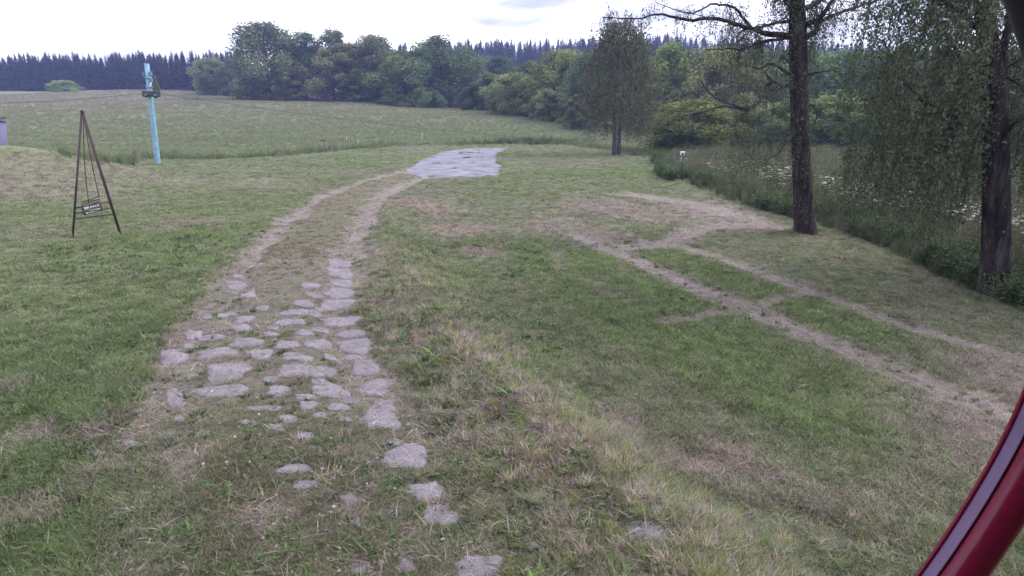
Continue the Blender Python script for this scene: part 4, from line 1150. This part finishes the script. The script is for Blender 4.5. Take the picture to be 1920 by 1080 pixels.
def strands_dense(g, path, rad, paths, tw, lf, b, Y):
    st, ln = [], []
    for k in range(2500):
        q = 3.6 * math.sqrt(g.uniform(.01, 1)); a = g.uniform(0, 6.28); top = b[2] + g.uniform(2.6, 9.8)
        hang = 2.9 - .2 * g.uniform() if q > 1 else 2
        st.append(b * [1, 1, 0] + np.array([math.cos(a) * q, math.sin(a) * q, top])); ln.append(g.uniform(.8, 2.6))
    clump = fbm(np.array([s_[0] * 1.1 + s_[1] * .3 for s_ in st]), np.array([s_[2] * .7 for s_ in st]), 3, 5)
    keep = clump > -.5
    ray_ = (b[:2] / np.hypot(*b[:2])); lat = np.array([abs((s_[0] - b[0]) * ray_[1] - (s_[1] - b[1]) * ray_[0]) for s_ in st]); fr = np.array([(s_[:2] - b[:2]) @ ray_ for s_ in st])
    keep &= ~((lat < .75) & (fr < .5) & (g.uniform(size=len(st)) < .96))
    st = [s_ for s_, k in zip(st, keep) if k]; ln = [l for l, k in zip(ln, keep) if k]
    strands(tw, lf, st, ln, g, .068, 44, b[2] + 1.45, sway=.3, clear=(b, b[:2] / np.hypot(*b[:2]), .46))
    st, ln = [], []
    for k in range(24):
        i = g.integers(8, len(path) - 6); a = g.uniform(0, 6.28)
        st.append(path[i] + np.array([math.cos(a), math.sin(a), 0]) * (rad[i] + g.uniform(0, .2))); ln.append(g.uniform(.3, .9))
    strands(tw, lf, st, ln, g, .062, 26, b[2] + 1.9)
    for p in paths:
        for k in range(1):
            strands(tw, lf, [p[g.integers(len(p) // 4, len(p))]], [g.uniform(.5, 1.4)], g, .064, 20, b[2] + 1.8, clear=(b, b[:2] / np.hypot(*b[:2]), .46))

make_birch('birch_tree', 'old birch with thick bare spreading limbs standing at the lawn edge', (1511, 438),
    [(1511, 440, 39), (1506, 370, 33), (1502, 300, 31), (1499, 220, 30), (1497, 140, 29), (1496, 70, 29), (1494, 10, 25), (1491, -60, 21), (1488, -150, 17), (1484, -260, 9)],
    [([(1490, 68), (1455, 66), (1428, 60), (1402, 52), (1355, 36), (1288, 37), (1240, 26), (1198, 36), (1130, 32)], -.8, 15, 2),
     ([(1410, 54), (1390, 30), (1371, 16), (1335, 10), (1303, 28), (1270, 20), (1230, 5)], .4, 8, 1.5),
     ([(1490, 40), (1440, 44), (1405, 55), (1385, 62)], .5, 9, 3),
     ([(1492, 70), (1418, 78), (1381, 91), (1324, 93)], -.6, 8, 1.5),
     ([(1505, 76), (1525, 60), (1542, 41), (1594, 23), (1640, 2), (1690, -30)], .6, 14, 3),
     ([(1505, 50), (1537, 31), (1558, 0), (1575, -50)], -.5, 14, 4),
     ([(1503, 20), (1535, 2), (1580, -40), (1640, -90)], .8, 15, 4),
     ([(1490, 15), (1460, -10), (1420, -40), (1360, -90)], -.7, 14, 3),
     ([(1482, 10), (1468, -5), (1440, -60), (1430, -140)], .9, 11, 3)],
    [([(1508, 140), (1530, 136), (1558, 132)], -.2, 8, 2),
     ([(1492, 163), (1462, 158), (1442, 146), (1433, 133)], -.3, 9, 2),
     ([(1450, 152), (1434, 165), (1428, 187), (1402, 207), (1361, 197), (1330, 176), (1314, 150)], -.6, 7, 2),
     ([(1404, 206), (1360, 203), (1309, 214), (1265, 218)], -.3, 6, 2),
     ([(1404, 206), (1385, 222), (1374, 236), (1340, 218)], .2, 5, 1.5),
     ([(1495, 150), (1450, 120), (1420, 128), (1395, 118)], .4, 6, 1.5),
     ([(1488, 250), (1462, 284), (1444, 295), (1412, 321)], -.3, 5, 1.5),
     ([(1512, 195), (1530, 205), (1532, 222), (1522, 240)], .1, 6, 2),
     ([(1505, 150), (1475, 112), (1462, 108), (1455, 140)], -.3, 5, 2)],
    31, strands_bare)
make_birch('birch_tree', 'large birch with a dense dark drooping curtain of leaves at right', (1862, 548),
    [(1862, 550, 54), (1866, 470, 45), (1867, 390, 43), (1867, 310, 40), (1866, 240, 40), (1862, 170, 36), (1856, 110, 31), (1849, 50, 29), (1842, 0, 28), (1834, -90, 23), (1826, -220, 17), (1820, -400, 8)],
    [([(1868, 250), (1880, 190), (1886, 120), (1900, 20), (1915, -90)], .5, 26, 12),
     ([(1850, 205), (1812, 212), (1775, 212), (1735, 195), (1690, 150)], -.5, 13, 3),
     ([(1852, 222), (1815, 246), (1782, 268), (1745, 285), (1690, 300)], .4, 12, 3),
     ([(1848, 195), (1825, 150), (1800, 110), (1770, 60)], .6, 12, 4),
     ([(1842, 60), (1800, 20), (1750, -10), (1690, -30)], -.7, 14, 4),
     ([(1838, 0), (1790, -60), (1720, -110)], .9, 14, 4),
     ([(1840, -40), (1890, -100), (1950, -130)], -.9, 14, 4),
     ([(1870, 260), (1910, 230), (1960, 200)], -.8, 12, 3)],
    [([(1830, 200), (1796, 200), (1768, 192), (1736, 172)], -.9, 5, 2)],
    47, strands_dense)

# twin-stemmed birch in the middle distance
def mid_birch():
    g = np.random.default_rng(61)
    b = at(1157, 284, 55.0); b[2] = height(b[0:1], b[1:2])[0]
    root = empty('weeping_birch', b, 'slender twin-stemmed weeping birch standing in the middle distance', 'tree')
    zt = at(1157, 40, 55.0)[2] - b[2]
    m1, tw, lf = MB(), MB(), MB()
    for dx, lean in ((-.25, -.5), (.2, .35)):
        mk = MB()
        mk.tube(smooth_line(np.array([[dx, 0, -.2], [dx * .9 - .05, .1, 2.0], [dx + lean * .3, 0, zt * .5], [dx * .3 + lean * .3, 0, zt * .93]]), 5), np.linspace(.21, .03, 16), 8, (2.0, 1.9, 1.9), wob=.1, seed=3)
        link('trunk', mk.mesh('trunk', M_PALEBARK, True), root)
    st, ln = [], []
    for k in range(1500):
        f = g.uniform() ** .85; z = zt * (.20 + .80 * f)
        q = 3.3 * (math.sin(math.pi * min(1, .22 + f * .74)) ** .6) * math.sqrt(g.uniform(.02, 1)) * (1 + .35 * max(0, g.normal(0, .5))) + .1; z += max(0, g.normal(0, .5))
        a = g.uniform(0, 6.28); st.append(np.array([math.cos(a) * q, math.sin(a) * q, z])); ln.append(g.uniform(.5, 2.2))
    cl = fbm(np.array([s_[0] * .8 for s_ in st]), np.array([s_[2] * .6 + s_[1] for s_ in st]), 3, 15)
    sel = cl > -.5
    strands(tw, lf, [s_ for s_, k in zip(st, sel) if k], [l for l, k in zip(ln, sel) if k], g, .17, 13, 1.1, sway=.2, r0=.008, basecol=(.105, .115, .070), fold=.9)
    link('twigs', tw.mesh('twigs', M_BARK), root); link('crown', lf.mesh('crown', M_LEAF), root)
M_PALEBARK = solid('pale_birch_bark', (.07, .065, .07), .9, var=.6, scale=3, spec=.1)
mid_birch()
# ------------------------------------------------------------------ lift pylon and cable
M_CYAN = solid('sky_blue_paint', (.19, .34, .43), .6, var=.25, scale=4, spec=.4)
M_TEAL = solid('grimy_teal_paint', (.09, .20, .26), .6, var=.3, scale=6)
M_DARKSTEEL = solid('dark_steel', (.045, .042, .06), .6, var=.3, scale=6)
M_OLIVE = solid('olive_paint', (.05, .065, .035), .6, var=.2, scale=5)
M_WHITE = solid('white_plastic', (.78, .78, .80), .5, var=.06, scale=5)
M_STAKE = solid('weathered_pale_stake', (.42, .42, .44), .8, var=.2)
M_RUST = solid('dark_red_brown_paint', (.055, .022, .032), .6, var=.45, scale=9)
M_CABLE = solid('cable', (.05, .045, .05), .7, var=.2)
b = ground([296], [308])[0]; Y = b[1]
topp = at(275, 119, Y)
root = empty('lift_pylon', b, 'leaning sky blue lift pylon carrying the cable in the meadow', 'pylon')
mpx = lambda px, YY: px / F_PX * YY * 1.0
D = topp - b
mb = MB(); mb.tube(np.array([[0, 0, -.4], [0, 0, 0]] + [list(D * f) for f in (.25, .5, .75, .999)]), np.array([10.6, 10.6, 10.2, 9.6, 9.0, 8.6]) / 2 * Y / F_PX * .94, 20, (1, 1, 1))
link('pole', mb.mesh('pole', M_CYAN, True), root)
def pp(u, v, dy=0.0): return at(u, v, Y + dy) - b
def collar(v, h, w):
    f = (at(275, v, Y)[2] - b[2]) / D[2]; c = D * f
    mb = MB(); mb.tube(np.array([c - [0, 0, h / 2], c + [0, 0, h / 2]]), w, 20, (1, 1, 1)); link('collar', mb.mesh('collar', M_CYAN, True), root)
for v, h, w in ((146, .12, .225), (163, .08, .225), (172, .10, .225)): collar(v, h, w)
mb = MB(); mb.box(pp(283.5, 176, -.32), (1.22, .16, .38), bev=.02); link('cross_arm', mb.mesh('cross_arm', M_DARKSTEEL), root)
mb = MB()
A_, B_, C_ = pp(287, 140, -.30), pp(301, 170, -.30), pp(287, 170, -.30)
V = np.array([A_, B_, C_, A_ + [0, .08, 0], B_ + [0, .08, 0], C_ + [0, .08, 0]]); mb.add(V, [[0, 3, 4, 1], [1, 4, 5, 2], [2, 5, 3, 0]], [[0, 1, 2], [3, 5, 4]])
link('gusset', mb.mesh('gusset', M_OLIVE), root)
for u, v in ((274, 178), (292, 179)):
    mb = MB(); c = pp(u, v, -.46); mb.tube(np.array([c + [0, -.05, 0], c + [0, .05, 0]]), .17, 16, (1, 1, 1)); w_ = link('sheave', mb.mesh('sheave', M_DARKSTEEL, True), root)
    mb = MB(); mb.tube(np.array([c + [0, -.09, 0], c + [0, .09, 0]]), .05, 10, (1, 1, 1)); link('hub', mb.mesh('hub', M_CYAN, True), w_)
for u, v, w, h in ((269.5, 140, 2.5, 7), (282, 138, 3, 7), (284, 151, 4, 7)):
    mb = MB(); mb.box(pp(u, v, -.1), (mpx(w, Y), .25, mpx(h, Y)), bev=.01); link('bracket', mb.mesh('bracket', M_TEAL), root)
mb = MB(); mb.tube(np.array([pp(281.5, 164, -.25), pp(283.5, 155, -.25)]), [.055, .045], 10, (1, 1, 1)); link('insulator', mb.mesh('insulator', M_WHITE, True), root)

def span(p0, p1, sag, n=24):
    t = np.linspace(0, 1, n)[:, None]; p = p0 + (p1 - p0) * t; p[:, 2] -= (4 * sag * t * (1 - t))[:, 0]; return p
c0, c1, c2 = at(1180, 266, 84), at(284, 173, Y - .46), at(-260, 196, 30.0)
cab = np.vstack([span(c0, c1, .75), span(c1, c2, .25)[1:]])
mb = MB(); mb.tube(cab - cab[0], .016, 5, (1, 1, 1))
link('lift_cable', mb.mesh('lift_cable', M_CABLE, True), None, Vector(cab[0]), label='thin dark cable sagging across the meadow from the blue pylon', category='cable')

# ------------------------------------------------------------------ garden swing
SF, SB = ground([136], [446])[0], ground([228], [442])[0]
Ys = SF[1]
root = empty('garden_swing', (SF + SB) / 2, 'rusty dark red A-frame swing with slatted seat on the left grass', 'swing')
o_ = np.array(root.location)
ap = at(154, 209, Ys + .15)
dep = np.array([SF[0], SF[1], 0]) / np.hypot(SF[0], SF[1]) * .6                              # the top bar runs away from the camera
def bar(name, p0, p1, r, mat=M_RUST, parent=root, k=8):
    mb = MB(); mb.tube(np.array([p0, p1]) - o_, r, k, (1, 1, 1)); return link(name, mb.mesh(name, mat, True), parent)
SF2, SB2 = SF + dep, SB + dep
for q in (SF2, SB2): q[2] = height(q[0:1], q[1:2])[0]
dn = np.array([0, 0, -.06])
LF = bar('leg', SF + dn, ap, .018); bar('leg', SB + dn, ap + [.02, 0, 0], .024)
bar('leg', SB2 + dn, ap + dep * .9, .024)
bar('leg', SF2 + dn, ap + dep * .9, .017)
bar('top_bar', ap - dep * .08, ap + dep * 1.0, .036)
def on_leg(a, e, f): return a + (e - a) * f
for fa, fb in ((.155, .185), (.20, .235), (.245, .285)):
    bar('cross_bar', on_leg(SF, ap, fa), on_leg(SB, ap, fb), .017)
# hanging seat
Yq = Ys + .32
h1, h2 = at(155.5, 216, Yq), at(157, 216, Yq + .1)
s1, s2 = at(166, 380, Yq), at(186, 370, Yq + .1)
for h_, s_, m_ in ((h1, s1, at(159, 310, Yq)), (h2, s2, at(171, 300, Yq + .1))):
    mb = MB(); mb.tube(smooth_line(np.array([h_, m_, s_]), 5) - o_, .012, 6, (1, 1, 1)); link('hanger', mb.mesh('hanger', M_RUST, True), root)
seat = link('seat', None, root)
def slat(p0, p1, hh, th, mat, par, name='slat'):
    p0, p1 = np.array(p0), np.array(p1); d = p1 - p0; L_ = np.linalg.norm(d); x_ = d / L_; z_ = np.array([0, 0, 1.]) - x_ * x_[2]; z_ /= np.linalg.norm(z_); y_ = np.cross(z_, x_)
    R = np.stack([x_, y_, z_], 1); mb = MB(); mb.box((p0 + p1) / 2 - o_, (L_, th, hh), R, bev=.003); return link(name, mb.mesh(name, mat), par)
M_BOARD = solid('dark_board', (.03, .028, .035), .7, var=.3)
for vl, vr in ((380, 368.5), (385, 373), (390, 377.5)):
    slat(at(153, vl, Yq + .05), at(186, vr, Yq + .12), .022, .02, M_RUST, seat)
boardA = (at(154.5, 391.5, Yq - .05), at(188, 382.5, Yq)); boardB = (at(157, 400, Yq - .08), at(191, 391, Yq - .03))
for (p0, p1), segs in ((boardA, [(.10, .38), (.44, .52), (.55, .66), (.69, .78), (.81, .95)]), (boardB, [(.12, .26), (.30, .37), (.40, .50), (.53, .62), (.66, .76), (.79, .93)])):
    bd = slat(p0, p1, .115, .022, M_BOARD, seat, 'board')
    for a_, e_ in segs:                                           # unreadable white lettering
        q0, q1 = p0 + (p1 - p0) * a_, p0 + (p1 - p0) * e_
        off = np.array([.002, -.014, 0]); slat(q0 + off, q1 + off, .075, .004, M_WHITE, bd, 'letter')
slat(at(153.5, 384, Yq), at(156, 403, Yq - .05), .02, .02, M_RUST, seat, 'side_rail'); slat(at(186, 372, Yq + .1), at(192, 392, Yq), .02, .02, M_RUST, seat, 'side_rail')

# ------------------------------------------------------------------ small posts and stakes
M_LILAC = solid('lilac_grey_concrete', (.16, .145, .25), .9, var=.15, scale=5)
def post_at(u, vb, Y=None):
    return ground([u], [vb])[0] if Y is None else None
yb = 33.0
pb = at(-5, 300, yb); pb[2] = height(pb[0:1], pb[1:2])[0] - .3
root = empty('capped_post', pb, 'lilac grey post with stacked flat cap cut by the left picture edge', 'post')
tpv = at(-9, 227, yb) - pb; zt = tpv[2]; lx = tpv[0]
mb = MB(); mb.tube(np.array([[0, 0, 0], [lx, 0, zt]]), [.47, .44], 16, (1, 1, 1)); link('shaft', mb.mesh('shaft', M_LILAC, True), root)
for k, (dz, r_) in enumerate(((.03, .54), (.12, .50), (.20, .47))):
    mb = MB(); mb.tube(np.array([[lx, 0, zt + dz - .025], [lx, 0, zt + dz + .025]]), r_, 16, (1, 1, 1)); link('cap_plate', mb.mesh('cap_plate', M_LILAC if k == 0 else M_DARKSTEEL), root)

b = ground([612], [286])[0]; t_ = at(607, 264, b[1])
root = empty('marker_stake', b, 'thin dark leaning stake with flat cap beside the tall grass strip', 'stake')
mb = MB(); mb.tube(np.array([[0, 0, -.1], t_ - b]), .04, 6, (1, 1, 1)); link('shaft', mb.mesh('shaft', M_DARKSTEEL, True), root)
mb = MB(); mb.box(t_ - b + [-.03, 0, .03], (.36, .12, .10), bev=.01); link('cap', mb.mesh('cap', M_DARKSTEEL), root)
for u, vb, ut, vt, lab in ((673, 271, 670, 261, 'short white leaning stake in the meadow left of the asphalt'), (790.5, 266, 791.5, 246, 'tall thin pale stake in the meadow above the asphalt'), (650, 262, 650, 256, 'tiny pale stake in the meadow beside the short white stake')):
    b = ground([u], [vb + 3])[0]; t_ = at(ut, vt, b[1])
    mb = MB(); mb.tube(np.array([[0, 0, -.1], (t_ - b) * .5, t_ - b]), [.030, .028, .024] if vt < 250 else [.05, .045, .04], 6, (1, 1, 1))
    link('marker_stake', mb.mesh('marker_stake', M_STAKE, True), None, Vector(b), label=lab, category='stake')

b = ground([1279.5], [338])[0]; t_ = at(1280, 286, b[1]) - b
root = empty('lamp_post', b, 'slim dark post with small white lamp head in the tall grass', 'lamp post')
mb = MB(); mb.tube(np.array([[0, 0, -.1], t_]), .040, 8, (1, 1, 1)); link('shaft', mb.mesh('shaft', M_DARKSTEEL, True), root)
mb = MB(); mb.box(t_ + [0, 0, .02], (.21, .2, .07), bev=.015); hd = link('lamp_head', mb.mesh('lamp_head', M_WHITE), root)
for s_ in (-1, 1):
    mb = MB(); mb.box(t_ + [s_ * .085, 0, -.07], (.02, .12, .12)); link('bracket', mb.mesh('bracket', M_WHITE), hd)

# ------------------------------------------------------------------ red tube close to the camera
M_RED = solid('crimson_gloss_paint', (.18, .004, .036), .25, var=.15, scale=14, spec=.4, coat=.15)
M_STRIP_SHEEN = solid('strip_sky_sheen', (.165, .09, .22), .3, var=.12, scale=14, spec=.8, coat=.5)  # lilac base colour carries the sky's reflection on the strip
M_SEAM = solid('black_seam', (.008, .006, .01), .8)
dist = .95
cl = np.array([(1600, 1300), (1690, 1200), (1783, 1085), (1880, 940), (1957, 800), (2022, 640), (2060, 500), (2080, 380)], float)
cl[:, 0] -= 12
p = smooth_line(at(cl[:, 0], cl[:, 1], np.full(len(cl), dist)), 8)
root = empty('red_arch_tube', p[0], 'glossy crimson bent metal tube with flat strip close at the right edge', 'tube')
o_ = p[0]
tan = np.gradient(p, axis=0); tan /= np.linalg.norm(tan, axis=1)[:, None]
view = p - np.array([0, 0, CAM_H]); view /= np.linalg.norm(view, axis=1)[:, None]
lft = np.cross(tan, view); lft /= np.linalg.norm(lft, axis=1)[:, None]
if lft[20, 0] > 0: lft = -lft
toc = np.cross(lft, tan); toc *= np.sign(-(toc * view).sum(1))[:, None]
def sweep(name, prof, mat, smooth=True, closed=True):
    prof = np.array(prof); k = len(prof); n = len(p)
    V = (p - o_)[:, None] + prof[None, :, 0, None] * lft[:, None] + prof[None, :, 1, None] * toc[:, None]
    i, j = np.meshgrid(np.arange(n - 1), np.arange(k), indexing='ij'); j2 = (j + 1) % k
    q = np.stack([i * k + j, i * k + j2, (i + 1) * k + j2, (i + 1) * k + j], -1).reshape(-1, 4)
    return link(name, new_mesh(name, V.reshape(-1, 3), [q], None, smooth, [mat]), root)
a_ = np.linspace(0, 2 * np.pi, 28, endpoint=False)
U = .80 * dist / F_PX                                                    # metres per pixel there
sweep('tube', np.stack([-28 * U + 47 * U * np.cos(a_), -8 * U + 38 * U * np.sin(a_)], 1), M_RED)
sweep('flat_strip', [(16 * U, 12 * U), (18 * U, 13 * U), (46 * U, -12 * U), (49 * U, -17 * U), (44 * U, -30 * U), (16 * U, -30 * U)], M_STRIP_SHEEN, False)
sweep('rolled_edge', np.stack([50 * U + 7 * U * np.cos(a_[::3]), -15 * U + 7 * U * np.sin(a_[::3])], 1), M_RED)
sweep('seam', np.stack([15.5 * U + 1.6 * U * np.cos(a_[::4]), 12 * U + 2.0 * U * np.sin(a_[::4])], 1), M_SEAM)

q = np.array([at(u, v, 1.1) for u, v in ((2010, 230), (1983, 120), (1958, 40), (1925, -60), (1885, -190))])
mb = MB(); mb.tube(smooth_line(q, 5) - q[0], 42 / F_PX * 1.1, 18, (1, 1, 1))
link('dark_brace', mb.mesh('dark_brace', solid('backlit_near_black', (.010, .008, .018), .5, var=.2), True), None, Vector(q[0]), label='near-black bent bar crossing the top right corner of the view', category='brace')  # bar coloured near black for its shaded, backlit side

# ------------------------------------------------------------------ air
hz = bpy.data.materials.new('pale_haze'); hz.use_nodes = True
hn, hl = hz.node_tree.nodes, hz.node_tree.links; hn.clear()
ho = hn.new('ShaderNodeOutputMaterial'); hv = hn.new('ShaderNodeVolumePrincipled')
hv.inputs['Color'].default_value = (.40, .49, 1.0, 1); hv.inputs['Density'].default_value = .00068
hl.new(hv.outputs[0], ho.inputs['Volume'])
mb = MB(); zlo, zhi = float(gz.min()) - 1.0, 105.0
mb.box((0, 0, (zlo + zhi) / 2), (1310, 1310, zhi - zlo))
link('haze', mb.mesh('haze', hz), kind='stuff')
